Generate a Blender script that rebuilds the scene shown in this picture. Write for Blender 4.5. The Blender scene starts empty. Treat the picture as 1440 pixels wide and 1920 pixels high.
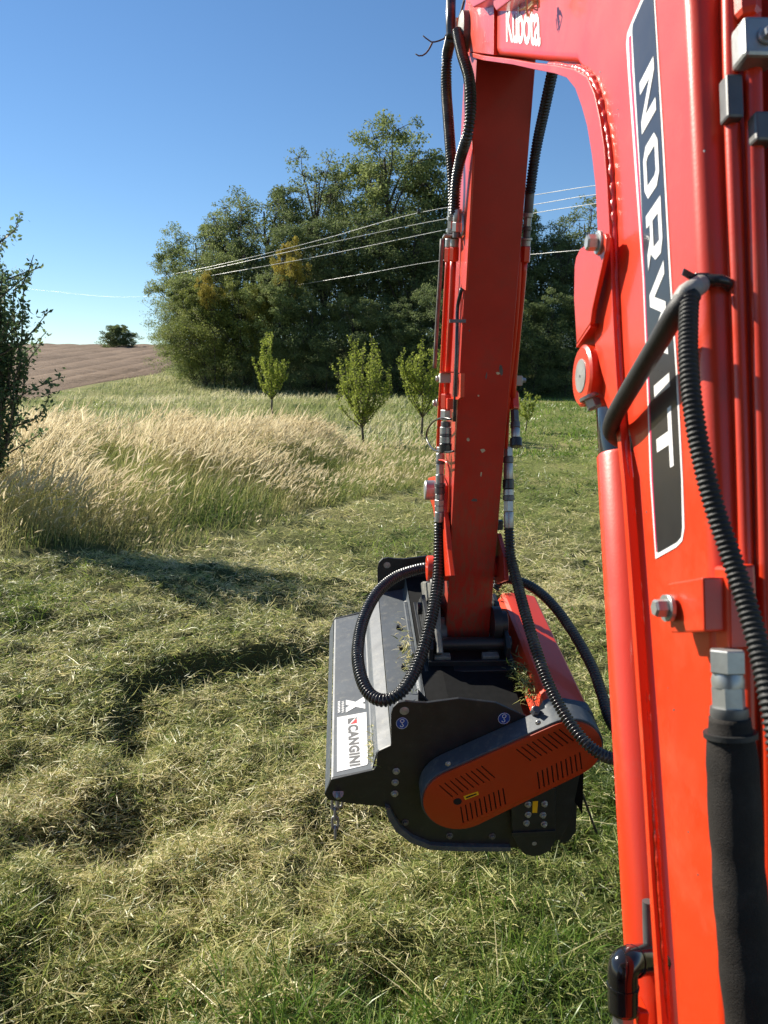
import bpy, bmesh, math, random
import numpy as np
from mathutils import Vector, Matrix

# ---------------------------------------------------------------- camera, sky, sun, exposure
SC = bpy.context.scene
PITCH = math.radians(9.5); CAMH = 2.15; YAW = math.radians(2.9)
cam_d = bpy.data.cameras.new('camera'); cam = bpy.data.objects.new('camera', cam_d)
SC.collection.objects.link(cam); SC.camera = cam
cam.location = (0, 0, CAMH); cam.rotation_euler = (math.radians(90) - PITCH, 0, 0)
cam_d.sensor_fit = 'HORIZONTAL'; cam_d.sensor_width = 36.0; cam_d.lens = 36.0
cam_d.clip_start = 0.02; cam_d.clip_end = 3000
cam_d.dof.use_dof = True; cam_d.dof.focus_distance = 3.4; cam_d.dof.aperture_fstop = 16.0

SUN_EL = math.radians(34); SUN_AZ = math.radians(-53)      # azimuth from +Y, negative = left
SDIR = Vector((math.sin(SUN_AZ) * math.cos(SUN_EL), math.cos(SUN_AZ) * math.cos(SUN_EL), math.sin(SUN_EL)))
world = bpy.data.worlds.new('World'); SC.world = world; world.use_nodes = True
wn = world.node_tree.nodes; wl = world.node_tree.links
sky = wn.new('ShaderNodeTexSky'); sky.sky_type = 'NISHITA'; sky.sun_disc = False
sky.sun_elevation = SUN_EL; sky.sun_rotation = SUN_AZ
sky.altitude = 200; sky.air_density = 1.0; sky.dust_density = 0.0; sky.ozone_density = 4.0
bg = wn['Background']; bg.inputs['Strength'].default_value = 0.065
hsv = wn.new('ShaderNodeHueSaturation'); hsv.inputs['Saturation'].default_value = 1.10      # the camera's colour rendering
wl.new(sky.outputs['Color'], hsv.inputs['Color']); wl.new(hsv.outputs['Color'], bg.inputs['Color'])
sun_d = bpy.data.lights.new('sun', 'SUN'); sun_d.energy = 5.0; sun_d.angle = math.radians(0.53)
sun_d.color = (1.0, 0.93, 0.80)
sun = bpy.data.objects.new('sun', sun_d); SC.collection.objects.link(sun)
sun.location = (-40, 15, 40)
sun.rotation_euler = (-SDIR).to_track_quat('-Z', 'Y').to_euler()
SC.view_settings.view_transform = 'Standard'; SC.view_settings.look = 'None'
SC.view_settings.exposure = 0.98; SC.view_settings.gamma = 1.0
SC.cycles.max_bounces = 8; SC.cycles.transparent_max_bounces = 8
SC.cycles.use_denoising = True

rng = np.random.default_rng(7); random.seed(7)
COL = SC.collection

# ---------------------------------------------------------------- measuring helpers (photo pixel + known plane -> place)
cp, sp = math.cos(PITCH), math.sin(PITCH)
CAM = np.array([0, 0, CAMH])
def ray(u, v):
    a = (u - 720) / 1440; b = (960 - v) / 1440
    return np.array([a, cp + b * sp, -sp + b * cp])
AR = np.array([math.cos(YAW), math.sin(YAW), 0.]); AM = np.array([-math.sin(YAW), math.cos(YAW), 0.]); AZ = np.array([0, 0, 1.])
def PT(u, v, t): return CAM + t * ray(u, v)
def PL(u, v, L):
    d = ray(u, v); return CAM + d * (L / np.dot(d, AR))
def PP(u, v, p0, n):
    d = ray(u, v); return CAM + d * (np.dot(np.asarray(p0) - CAM, n) / np.dot(d, n))
def LFZ(L, F, z): return AR * L + AM * F + AZ * z
TH = math.radians(13)
EF = AM * math.cos(TH) + AZ * math.sin(TH); EZ = -AM * math.sin(TH) + AZ * math.cos(TH)
M0 = PT(757, 1333, 2.4)
def PMW(u, v, d=0.0): return PP(u, v, M0 + EF * d, EF)
def MW(x, d, z): return M0 + AR * x + EF * d + EZ * z

# ---------------------------------------------------------------- mesh helpers
ORG = {}
def empty(name, loc):
    o = bpy.data.objects.new(name, None); COL.objects.link(o)
    o.location = tuple(loc); o.empty_display_size = 0.1; ORG[o.name] = np.array(loc, float); return o
def tag(o, label, cat, group=None):
    o['label'] = label; o['category'] = cat
    if group: o['group'] = group
    return o
def mk(name, vf, mat, parent=None, smooth=False, bevel=0, seg=2, origin=None, flip=False):
    """one mesh object; vf = (verts in world space, faces)"""
    V, Fc = vf
    V = np.asarray(V, float)
    org = ORG[parent.name] if parent is not None else (np.array(origin, float) if origin is not None else np.zeros(3))
    me = bpy.data.meshes.new(name)
    me.from_pydata((V - org).tolist(), [], [list(f) for f in Fc])
    bm = bmesh.new(); bm.from_mesh(me)
    bmesh.ops.recalc_face_normals(bm, faces=bm.faces)
    if bevel:
        es = [e for e in bm.edges if len(e.link_faces) == 2 and e.calc_face_angle(0) > 0.6]
        bmesh.ops.bevel(bm, geom=es, offset=bevel, segments=seg, profile=0.5, affect='EDGES', clamp_overlap=True)
    for f in bm.faces: f.smooth = bool(smooth)
    bm.to_mesh(me); bm.free()
    if smooth and smooth != True:
        me.set_sharp_from_angle(angle=smooth)
    me.materials.append(mat)
    o = bpy.data.objects.new(name, me); COL.objects.link(o)
    if bevel and smooth:
        wnm = o.modifiers.new('normals', 'WEIGHTED_NORMAL'); wnm.keep_sharp = True; wnm.weight = 100
    if parent is not None: o.parent = parent
    else: o.location = tuple(org)
    ORG[o.name] = org
    return o
def join(*vfs):
    V = []; Fc = []; n = 0
    for v, f in vfs:
        v = np.asarray(v, float); V.append(v); Fc += [[i + n for i in q] for q in f]; n += len(v)
    return np.concatenate(V), Fc
def prism(poly, vec):
    P = np.asarray(poly, float); n = len(P); V = np.concatenate([P, P + np.asarray(vec, float)])
    Fc = [list(range(n)), list(range(2 * n - 1, n - 1, -1))] + [[i, (i + 1) % n, (i + 1) % n + n, i + n] for i in range(n)]
    return V, Fc
def sheet(line, vec, thick):
    """a folded sheet: polyline extruded along vec, thickness along local offset 'thick' (vector)"""
    P = np.asarray(line, float); t = np.asarray(thick, float)
    return prism(np.concatenate([P, (P + t)[::-1]]), vec)
def obox(c, ax, ay, az, dx, dy, dz):
    c = np.asarray(c, float); V = []
    for sx in (-1, 1):
        for sy in (-1, 1):
            for sz in (-1, 1): V.append(c + ax * sx * dx / 2 + ay * sy * dy / 2 + az * sz * dz / 2)
    return np.array(V), [[0, 1, 3, 2], [4, 6, 7, 5], [0, 4, 5, 1], [2, 3, 7, 6], [0, 2, 6, 4], [1, 5, 7, 3]]
def frame_of(ax):
    ax = np.asarray(ax, float); ax = ax / np.linalg.norm(ax)
    h = np.array([0, 0, 1.]) if abs(ax[2]) < 0.9 else np.array([1., 0, 0])
    b = np.cross(ax, h); b /= np.linalg.norm(b); return ax, b, np.cross(ax, b)
def lathe(p0, p1, prof, n=16, phase=0.0):
    """prof: list of (position 0..1 along p0->p1 , radius)"""
    p0 = np.asarray(p0, float); p1 = np.asarray(p1, float); ax, b, c = frame_of(p1 - p0)
    V = []; Fc = []
    for s, r in prof:
        q = p0 + (p1 - p0) * s
        for k in range(n):
            a = 2 * math.pi * k / n + phase; V.append(q + r * (math.cos(a) * b + math.sin(a) * c))
    m = len(prof)
    for i in range(m - 1):
        for k in range(n):
            Fc.append([i * n + k, i * n + (k + 1) % n, (i + 1) * n + (k + 1) % n, (i + 1) * n + k])
    Fc.append(list(range(n))[::-1]); Fc.append(list(range((m - 1) * n, m * n)))
    return np.array(V), Fc
def cyl(p0, p1, r, n=16, ch=0.0):
    L = np.linalg.norm(np.asarray(p1) - np.asarray(p0)); e = min(0.4, ch / L) if ch else 0
    return lathe(p0, p1, [(0, r - ch), (e, r), (1 - e, r), (1, r - ch)] if ch else [(0, r), (1, r)], n)
def crom(P, step):
    """smooth curve through points, resampled by arc length"""
    P = np.asarray(P, float)
    Q = np.concatenate([[2 * P[0] - P[1]], P, [2 * P[-1] - P[-2]]]); out = []
    for i in range(1, len(Q) - 2):
        t = np.linspace(0, 1, 40, endpoint=False)[:, None]
        p0, p1, p2, p3 = Q[i - 1], Q[i], Q[i + 1], Q[i + 2]
        out.append(0.5 * ((2 * p1) + (-p0 + p2) * t + (2 * p0 - 5 * p1 + 4 * p2 - p3) * t ** 2 + (-p0 + 3 * p1 - 3 * p2 + p3) * t ** 3))
    C = np.concatenate(out + [P[-1:]])
    d = np.concatenate([[0], np.cumsum(np.linalg.norm(np.diff(C, axis=0), axis=1))])
    n = max(3, int(d[-1] / step)); s = np.linspace(0, d[-1], n)
    return np.stack([np.interp(s, d, C[:, k]) for k in range(3)], 1)
def tube(C, r, n=10, caps=True):
    C = np.asarray(C, float); m = len(C); r = np.broadcast_to(np.asarray(r, float), (m,))
    T = np.gradient(C, axis=0); T /= np.linalg.norm(T, axis=1)[:, None] + 1e-12
    _, b, _ = frame_of(T[0]); V = []
    for i in range(m):
        b = b - T[i] * (b @ T[i]); b /= np.linalg.norm(b) + 1e-12; c = np.cross(T[i], b)
        a = 2 * np.pi * np.arange(n) / n
        V.append(C[i] + r[i] * (np.cos(a)[:, None] * b + np.sin(a)[:, None] * c))
    V = np.concatenate(V); Fc = []
    for i in range(m - 1):
        for k in range(n): Fc.append([i * n + k, i * n + (k + 1) % n, (i + 1) * n + (k + 1) % n, (i + 1) * n + k])
    if caps: Fc.append(list(range(n))[::-1]); Fc.append(list(range((m - 1) * n, m * n)))
    return V, Fc
def corr(P, r, pitch=0.009, amp=0.0022, n=14):
    C = crom(P, pitch / 6); i = np.arange(len(C)); w = np.sin(2 * np.pi * i / 6)
    return tube(C, r + amp * np.clip(w * 1.8, -1, 1), n)
def bolt(p, ax, r, h, washer=True):
    p = np.asarray(p, float); ax = np.asarray(ax, float) / np.linalg.norm(ax)
    parts = [lathe(p, p + ax * h, [(0, r), (0.85, r), (1, r * 0.82)], 6, random.random())]
    if washer: parts.append(lathe(p - ax * 0.001, p + ax * h * 0.22, [(0, r * 1.45), (0.8, r * 1.45), (1, r * 1.35)], 18))
    return join(*parts)
def disc_pts(c, a, b, n=28):
    return [np.asarray(c) + a * math.cos(2 * math.pi * k / n) + b * math.sin(2 * math.pi * k / n) for k in range(n)]
def text_vf(body, fn, depth, bold=0.0, shear=0.0, space=1.0):
    """letters as a thin solid; fn maps the unit text rectangle (0..1,0..1) to the place, depth is a vector"""
    cu = bpy.data.curves.new('t', 'FONT'); cu.body = body; cu.offset = bold; cu.shear = shear; cu.space_character = space
    cu.resolution_u = 3
    ob = bpy.data.objects.new('t', cu); COL.objects.link(ob)
    dg = bpy.context.evaluated_depsgraph_get(); me = bpy.data.meshes.new_from_object(ob.evaluated_get(dg))
    V = np.array([v.co[:] for v in me.vertices]); Fc = [list(p.vertices) for p in me.polygons]
    bpy.data.objects.remove(ob); bpy.data.curves.remove(cu); bpy.data.meshes.remove(me)
    lo = V.min(0); hi = V.max(0)
    S = (V[:, :2] - lo[:2]) / (hi[:2] - lo[:2])
    return np.array([fn(x, y) for x, y in S]), Fc

# ---------------------------------------------------------------- materials
def newmat(name):
    m = bpy.data.materials.new(name); m.use_nodes = True
    return m, m.node_tree.nodes, m.node_tree.links, m.node_tree.nodes['Principled BSDF']
def N(nodes, typ, **kw):
    n = nodes.new(typ)
    for k, v in kw.items():
        if k in n.inputs: n.inputs[k].default_value = v
        else: setattr(n, k, v)
    return n
def ramp(nodes, stops, interp='LINEAR'):
    r = nodes.new('ShaderNodeValToRGB'); cr = r.color_ramp; cr.interpolation = interp
    while len(cr.elements) < len(stops): cr.elements.new(0.5)
    for e, (p, c) in zip(cr.elements, stops): e.position = p; e.color = (*c, 1)
    return r
def solid(name, col, rough=0.5, metal=0.0, coat=0.0, var=0.15, scale=14.0, bump=0.0, bscale=120.0, dirt=None, dirt_amt=0.0, dirt_scale=6.0, spec=0.5):
    m, nd, lk, b = newmat(name)
    tc = nd.new('ShaderNodeTexCoord')
    nz = N(nd, 'ShaderNodeTexNoise', Scale=scale, Detail=5.0, Roughness=0.6); lk.new(tc.outputs['Object'], nz.inputs['Vector'])
    c0 = tuple(c * (1 - var) for c in col); c1 = tuple(min(1, c * (1 + var)) for c in col)
    rp = ramp(nd, [(0.3, c0), (0.7, c1)]); lk.new(nz.outputs['Fac'], rp.inputs['Fac'])
    out = rp.outputs['Color']
    if dirt:
        n2 = N(nd, 'ShaderNodeTexNoise', Scale=dirt_scale, Detail=8.0, Roughness=0.72); lk.new(tc.outputs['Object'], n2.inputs['Vector'])
        r2 = ramp(nd, [(0.62 - dirt_amt * 0.3, (0, 0, 0)), (0.80 - dirt_amt * 0.3, (1, 1, 1))]); lk.new(n2.outputs['Fac'], r2.inputs['Fac'])
        mu = N(nd, 'ShaderNodeMath', operation='MULTIPLY'); mu.inputs[1].default_value = dirt_amt; lk.new(r2.outputs['Color'], mu.inputs[0])
        mx = nd.new('ShaderNodeMixRGB'); lk.new(mu.outputs[0], mx.inputs['Fac']); lk.new(out, mx.inputs['Color1']); mx.inputs['Color2'].default_value = (*dirt, 1)
        out = mx.outputs['Color']
    lk.new(out, b.inputs['Base Color'])
    n3 = N(nd, 'ShaderNodeTexNoise', Scale=scale * 2.3, Detail=4.0); lk.new(tc.outputs['Object'], n3.inputs['Vector'])
    mr = N(nd, 'ShaderNodeMapRange'); mr.inputs['To Min'].default_value = max(0.02, rough * 0.8); mr.inputs['To Max'].default_value = min(1, rough * 1.25)
    lk.new(n3.outputs['Fac'], mr.inputs['Value']); lk.new(mr.outputs['Result'], b.inputs['Roughness'])
    b.inputs['Metallic'].default_value = metal; b.inputs['Specular IOR Level'].default_value = spec
    if coat: b.inputs['Coat Weight'].default_value = coat; b.inputs['Coat Roughness'].default_value = 0.08
    if bump:
        n4 = N(nd, 'ShaderNodeTexNoise', Scale=bscale, Detail=4.0); lk.new(tc.outputs['Object'], n4.inputs['Vector'])
        bp = N(nd, 'ShaderNodeBump', Strength=bump); bp.inputs['Distance'].default_value = 0.002
        lk.new(n4.outputs['Fac'], bp.inputs['Height']); lk.new(bp.outputs['Normal'], b.inputs['Normal'])
    return m
def leafy(name, stops, trans=0.35, rough=0.55, spec=0.3):
    """plant material: colour by the per-blade attribute 'rnd', light passes through"""
    m, nd, lk, b = newmat(name)
    at = nd.new('ShaderNodeAttribute'); at.attribute_name = 'rnd'
    rp = ramp(nd, stops); lk.new(at.outputs['Fac'], rp.inputs['Fac'])
    lk.new(rp.outputs['Color'], b.inputs['Base Color']); b.inputs['Roughness'].default_value = rough
    b.inputs['Specular IOR Level'].default_value = spec
    tr = nd.new('ShaderNodeBsdfTranslucent'); lk.new(rp.outputs['Color'], tr.inputs['Color'])
    mx = nd.new('ShaderNodeMixShader'); mx.inputs[0].default_value = trans
    lk.new(b.outputs[0], mx.inputs[1]); lk.new(tr.outputs[0], mx.inputs[2])
    lk.new(mx.outputs[0], nd['Material Output'].inputs['Surface'])
    return m
RED = (0.66, 0.037, 0.006)
M_RED = solid('red_paint', RED, 0.36, coat=0.35, var=0.05, scale=5, bump=0.07, bscale=260, dirt=(0.42, 0.13, 0.07), dirt_amt=0.30, dirt_scale=7)
M_REDWORN = solid('worn_red_paint', (0.47, 0.028, 0.015), 0.42, coat=0.25, var=0.10, scale=7, bump=0.12, bscale=180, dirt=(0.13, 0.07, 0.045), dirt_amt=0.28, dirt_scale=16)
M_WELD = solid('painted_weld', RED, 0.28, coat=0.7, var=0.08, scale=40, bump=0.9, bscale=140)
M_ORANGE = solid('orange_sheet', (0.38, 0.034, 0.004), 0.42, var=0.06, scale=6, bump=0.04, dirt=(0.25, 0.13, 0.05), dirt_amt=0.15, dirt_scale=14)
M_HOOD = solid('orange_red_hood', (0.74, 0.055, 0.012), 0.36, coat=0.3, var=0.05, scale=6, dirt=(0.3, 0.12, 0.06), dirt_amt=0.2, dirt_scale=16)
M_BLACK = solid('black_powder_coat', (0.016, 0.018, 0.020), 0.42, var=0.25, scale=18, bump=0.1, dirt=(0.12, 0.11, 0.08), dirt_amt=0.22, dirt_scale=45)
M_SHADEBLACK = solid('shade_black_deck', (0.008, 0.0085, 0.009), 0.75, var=0.3, scale=30, spec=0.15, dirt=(0.05, 0.045, 0.035), dirt_amt=0.2, dirt_scale=50)  # deck black darkened further: shadow of arm and coupler put into the colour
M_DECK = solid('slate_powder_coat', (0.062, 0.075, 0.090), 0.52, var=0.15, scale=9, bump=0.08, dirt=(0.24, 0.23, 0.19), dirt_amt=0.36, dirt_scale=38)
M_RUBBER = solid('black_plastic_sleeve', (0.026, 0.027, 0.028), 0.27, var=0.25, scale=30, dirt=(0.20, 0.19, 0.16), dirt_amt=0.38, dirt_scale=18)
M_HOSE = solid('matte_black_hose', (0.018, 0.018, 0.018), 0.55, var=0.2, scale=30, bump=0.25, bscale=700)
M_GLOSSBLACK = solid('glossy_black_paint', (0.012, 0.012, 0.013), 0.12, coat=0.5, var=0.1)
M_STEEL = solid('zinc_plated_steel', (0.40, 0.41, 0.40), 0.38, metal=0.65, var=0.15, scale=30, bump=0.1, dirt=(0.2, 0.18, 0.15), dirt_amt=0.3, dirt_scale=40)
M_DARKSTEEL = solid('dark_steel', (0.14, 0.14, 0.14), 0.45, metal=0.5, var=0.2, scale=30)
M_PIN = solid('pin_end', (0.36, 0.35, 0.33), 0.45, metal=0.4, var=0.15, scale=40, dirt=(0.15, 0.12, 0.1), dirt_amt=0.4, dirt_scale=50)
M_CAST = solid('dusty_cast_iron', (0.13, 0.13, 0.12), 0.6, var=0.3, scale=25, bump=0.4, dirt=(0.36, 0.34, 0.28), dirt_amt=0.5, dirt_scale=20)
M_CLAMP = solid('beige_clamp_plastic', (0.42, 0.38, 0.31), 0.6, var=0.1)
M_WHITE = solid('white_vinyl', (0.80, 0.80, 0.78), 0.4, var=0.05, scale=20, dirt=(0.45, 0.45, 0.38), dirt_amt=0.12, dirt_scale=25)
M_DECAL = solid('dark_decal', (0.022, 0.021, 0.024), 0.30, coat=0.3, var=0.08)
M_MAGENTA = solid('magenta_stripe', (0.60, 0.01, 0.09), 0.4, var=0.03)
M_INKGREY = solid('grey_print', (0.10, 0.10, 0.10), 0.5, var=0.05)
M_INKRED = solid('red_print', (0.62, 0.02, 0.02), 0.5, var=0.05)
M_BLUE = solid('blue_sticker', (0.010, 0.055, 0.30), 0.4, var=0.05)
M_YELLOW = solid('yellow_sticker', (0.75, 0.45, 0.01), 0.4, var=0.05)
M_VOID = solid('slot_void', (0.006, 0.005, 0.005), 0.9, var=0.0)
M_TEXTILE = solid('woven_black_sleeve', (0.018, 0.015, 0.013), 0.7, var=0.4, scale=14, bump=0.6, bscale=900, spec=0.28, dirt=(0.07, 0.06, 0.05), dirt_amt=0.35, dirt_scale=30)
M_TAPE = solid('worn_grey_tape', (0.30, 0.285, 0.26), 0.6, var=0.2, scale=60, bump=0.4, bscale=200)
M_BARK = solid('bark', (0.09, 0.07, 0.05), 0.9, var=0.35, scale=6, bump=0.8, bscale=30)
M_BARKD = solid('dark_bark', (0.055, 0.045, 0.038), 0.9, var=0.3, scale=6, bump=0.8, bscale=30)
M_TWIG = solid('dry_twig', (0.11, 0.09, 0.08), 0.8, var=0.3, scale=60)
M_DRYWOOD = solid('splintered_wood', (0.55, 0.46, 0.30), 0.8, var=0.25, scale=60)
M_CABLE = solid('aluminium_cable', (0.62, 0.62, 0.60), 0.45, metal=0.2, var=0.05)

# scraped, earth-stained lower end of the dipper arm
nd = M_REDWORN.node_tree.nodes; lk = M_REDWORN.node_tree.links; b = nd['Principled BSDF']; old = b.inputs['Base Color'].links[0].from_socket
tc = nd.new('ShaderNodeTexCoord'); mp = nd.new('ShaderNodeMapping'); mp.inputs['Scale'].default_value = (70, 70, 5); lk.new(tc.outputs['Object'], mp.inputs['Vector'])
n1 = N(nd, 'ShaderNodeTexNoise', Scale=1.0, Detail=6.0, Roughness=0.7); lk.new(mp.outputs[0], n1.inputs['Vector'])
sx = nd.new('ShaderNodeSeparateXYZ'); lk.new(tc.outputs['Object'], sx.inputs[0])
mr = N(nd, 'ShaderNodeMapRange'); mr.inputs['From Min'].default_value = 2.0; mr.inputs['From Max'].default_value = 1.3; lk.new(sx.outputs['Z'], mr.inputs['Value'])
r1 = ramp(nd, [(0.42, (0, 0, 0)), (0.62, (1, 1, 1))]); lk.new(n1.outputs['Fac'], r1.inputs['Fac'])
mu = N(nd, 'ShaderNodeMath', operation='MULTIPLY'); lk.new(r1.outputs['Color'], mu.inputs[0]); lk.new(mr.outputs['Result'], mu.inputs[1])
mu2 = N(nd, 'ShaderNodeMath', operation='MULTIPLY'); mu2.inputs[1].default_value = 0.85; lk.new(mu.outputs[0], mu2.inputs[0])
mx = nd.new('ShaderNodeMixRGB'); lk.new(mu2.outputs[0], mx.inputs['Fac']); lk.new(old, mx.inputs['Color1']); mx.inputs['Color2'].default_value = (0.20, 0.095, 0.050, 1); lk.new(mx.outputs['Color'], b.inputs['Base Color'])
# ---------------------------------------------------------------- terrain
_G = np.random.default_rng(11).random((64, 64))
def vnoise(x, y):
    xi = np.floor(x).astype(int); yi = np.floor(y).astype(int); fx = x - xi; fy = y - yi
    fx = fx * fx * (3 - 2 * fx); fy = fy * fy * (3 - 2 * fy)
    g = lambda i, j: _G[i % 64, j % 64]
    return (g(xi, yi) * (1 - fx) + g(xi + 1, yi) * fx) * (1 - fy) + (g(xi, yi + 1) * (1 - fx) + g(xi + 1, yi + 1) * fx) * fy
def fbm(x, y, o=4):
    s = 0; a = 0.5
    for k in range(o): s = s + a * (vnoise(x * 2 ** k + 17.3 * k, y * 2 ** k + 5.1 * k) - 0.5); a *= 0.5
    return s
def ss(a, b, x):
    t = np.clip((x - a) / (b - a), 0, 1); return t * t * (3 - 2 * t)
def bank(x, y):
    w = 0.55 * fbm(x * 1.9, y * 1.9, 4)
    g = np.maximum(-1.62 - x, -0.58 * (x + 1.6) + 0.81 * (y - 5.1)) + w
    amp = 0.16 * (1 - ss(-0.9, 0.5, x)) * ss(3.9, 4.8, y) * (1 - ss(7.5, 9.0, y))
    return amp * (1 / (1 + np.exp(-np.clip(g / 0.035, -30, 30))) - 0.55 * np.exp(-((g + 0.09) / 0.08) ** 2))
def height(x, y):
    x = np.asarray(x, float); y = np.asarray(y, float)
    h = 1.3 * ss(8, 50, y)
    yy = np.minimum(y, 132.0)
    h = h + 0.081 * np.maximum(0, yy - 45 - 0.05 * (x + 40)) - 0.10 * np.maximum(0, y - 136)
    h = h + 0.32 * ss(-0.5, -5.5, x) * ss(5, 9.5, y) * (1 - ss(14, 26, y)) + 0.25 * ss(-4.5, -9, x) * ss(5, 9.5, y) * (1 - ss(14, 26, y))
    h = h + bank(x, y)
    near = 1 - ss(10, 30, y)
    h = h + near * (0.16 * fbm(x * 0.9, y * 0.9, 2) + 0.14 * fbm(x * 2.6 + 3, y * 2.6, 3) + 0.15 * fbm(x * 6.5 + 1, y * 6.5, 2) + 0.07 * fbm(x * 15 + 6, y * 15, 2)) + 0.25 * fbm(x * 0.12, y * 0.12, 2) * ss(6, 20, y)
    h = h - near * 0.05 * ss(0.60, 0.82, vnoise(x * 3.1 + 11, y * 3.1 + 4)) * ss(1.5, 2.5, y)
    for (px, py, r, d) in ((-1.28, 3.45, 0.28, 0.20), (-1.5, 4.3, 0.18, 0.12), (-0.12, 3.25, 0.13, 0.07), (0.02, 2.35, 0.2, 0.08), (-0.9, 2.3, 0.2, 0.07), (-0.45, 3.05, 0.12, 0.06), (2.1, 7.3, 0.2, 0.1)):
        h = h - 1.25 * d * np.exp(-((x - px) ** 2 + (y - py) ** 2) / (r * r))
    return h
def grid_sheet(name, xs_of, ys, ncol, zfun, mat):
    V = []; 
    for y in ys:
        x0, x1 = xs_of(y); x = np.linspace(x0, x1, ncol); V.append(np.stack([x, np.full(ncol, y), zfun(x, np.full(ncol, y))], 1))
    V = np.concatenate(V); nr = len(ys)
    i = np.arange(nr - 1)[:, None] * ncol + np.arange(ncol - 1)[None, :]
    Fc = np.stack([i, i + 1, i + ncol + 1, i + ncol], -1).reshape(-1, 4)
    me = bpy.data.meshes.new(name); me.from_pydata(V.tolist(), [], Fc.tolist()); me.materials.append(mat)
    me.polygons.foreach_set('use_smooth', np.ones(len(me.polygons), bool))
    o = bpy.data.objects.new(name, me); COL.objects.link(o); o['kind'] = 'structure'; return o
# ground material: soil and thatch, greener on the far mown strip
mg, nd, lk, b = newmat('meadow_soil')
tc = nd.new('ShaderNodeTexCoord')
n1 = N(nd, 'ShaderNodeTexNoise', Scale=0.55, Detail=6.0, Roughness=0.65); lk.new(tc.outputs['Object'], n1.inputs['Vector'])
n2 = N(nd, 'ShaderNodeTexNoise', Scale=22.0, Detail=6.0, Roughness=0.7); lk.new(tc.outputs['Object'], n2.inputs['Vector'])
r1 = ramp(nd, [(0.30, (0.12, 0.16, 0.040)), (0.48, (0.22, 0.24, 0.075)), (0.68, (0.36, 0.32, 0.14))]); lk.new(n1.outputs['Fac'], r1.inputs['Fac'])
r2 = ramp(nd, [(0.35, (0.25, 0.25, 0.25)), (0.7, (1.25, 1.25, 1.25))]); lk.new(n2.outputs['Fac'], r2.inputs['Fac'])
mx = nd.new('ShaderNodeMixRGB'); mx.blend_type = 'MULTIPLY'; mx.inputs['Fac'].default_value = 0.85
lk.new(r1.outputs['Color'], mx.inputs['Color1']); lk.new(r2.outputs['Color'], mx.inputs['Color2']); sx_ = nd.new('ShaderNodeSeparateXYZ'); lk.new(tc.outputs['Object'], sx_.inputs[0])
mr_ = N(nd, 'ShaderNodeMapRange'); mr_.inputs['From Min'].default_value = 6; mr_.inputs['From Max'].default_value = 15; mr_.inputs['To Min'].default_value = 0; lk.new(sx_.outputs['Y'], mr_.inputs['Value'])
mth = nd.new('ShaderNodeMixRGB'); mth.inputs['Color1'].default_value = (0.075, 0.075, 0.030, 1); lk.new(mr_.outputs['Result'], mth.inputs['Fac']); lk.new(mx.outputs['Color'], mth.inputs['Color2'])   # thatch and soil where it was mown, lawn farther off
lk.new(mth.outputs['Color'], b.inputs['Base Color'])
b.inputs['Roughness'].default_value = 0.95; b.inputs['Specular IOR Level'].default_value = 0.1
bp = N(nd, 'ShaderNodeBump', Strength=0.9); bp.inputs['Distance'].default_value = 0.03; lk.new(n2.outputs['Fac'], bp.inputs['Height']); lk.new(bp.outputs['Normal'], b.inputs['Normal'])
ys = np.concatenate([np.linspace(-8, 1.2, 24, endpoint=False), np.linspace(1.2, 8, 190, endpoint=False), np.linspace(8, 16, 90, endpoint=False), 16 * (300 / 16) ** np.linspace(0, 1, 110)])
ground = grid_sheet('meadow_ground', lambda y: (-(4.5 + 1.1 * max(y, 0)), 4.5 + 1.1 * max(y, 0)), ys, 230, height, mg)
# ploughed field on the rise, with real furrows
mf, nd, lk, b = newmat('ploughed_soil')
tc = nd.new('ShaderNodeTexCoord')
n1 = N(nd, 'ShaderNodeTexNoise', Scale=0.12, Detail=6.0, Roughness=0.6); lk.new(tc.outputs['Object'], n1.inputs['Vector'])
n2 = N(nd, 'ShaderNodeTexNoise', Scale=3.0, Detail=5.0, Roughness=0.7); lk.new(tc.outputs['Object'], n2.inputs['Vector'])
mxa = N(nd, 'ShaderNodeMath', operation='MULTIPLY_ADD'); mxa.inputs[1].default_value = 0.5; lk.new(n2.outputs['Fac'], mxa.inputs[0])
sc_ = N(nd, 'ShaderNodeMath', operation='MULTIPLY'); sc_.inputs[1].default_value = 0.5; lk.new(n1.outputs['Fac'], sc_.inputs[0]); lk.new(sc_.outputs[0], mxa.inputs[2])
r1 = ramp(nd, [(0.35, (0.125, 0.085, 0.058)), (0.65, (0.25, 0.178, 0.124))]); lk.new(mxa.outputs[0], r1.inputs['Fac']); lk.new(r1.outputs['Color'], b.inputs['Base Color'])
b.inputs['Roughness'].default_value = 0.95; b.inputs['Specular IOR Level'].default_value = 0.1
bp = N(nd, 'ShaderNodeBump', Strength=0.8); bp.inputs['Distance'].default_value = 0.1; lk.new(n2.outputs['Fac'], bp.inputs['Height']); lk.new(bp.outputs['Normal'], b.inputs['Normal'])
def field_z(x, y):
    ph = (x + 21) * 0.9 + 22 * np.exp((x + 21) / 7.0) * 0.16 + 0.05 * (y - 45) + 3.0 * fbm(x * 0.03, y * 0.03, 2)
    w = np.abs(np.sin(ph * 0.85)) ** 0.6
    tr = np.exp(-((np.mod(x * 0.35 + y + 4 * np.sin(x * 0.08), 17.0) - 5) / 0.5) ** 2)
    ed = ss(0, 2.5, -19.7 + 0.8 * np.sin(y * 0.21) - 0.012 * (y - 44) - x) * ss(40.5, 43, y)
    return height(x, y) - 0.06 + 0.10 * ss(0, 0.15, ed) + ed * (0.10 + 0.20 * w + 0.12 * fbm(x * 1.2, y * 1.2, 3) - 0.16 * tr)
ysf = 40.5 * (160 / 40.5) ** np.linspace(0, 1, 320)
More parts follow.
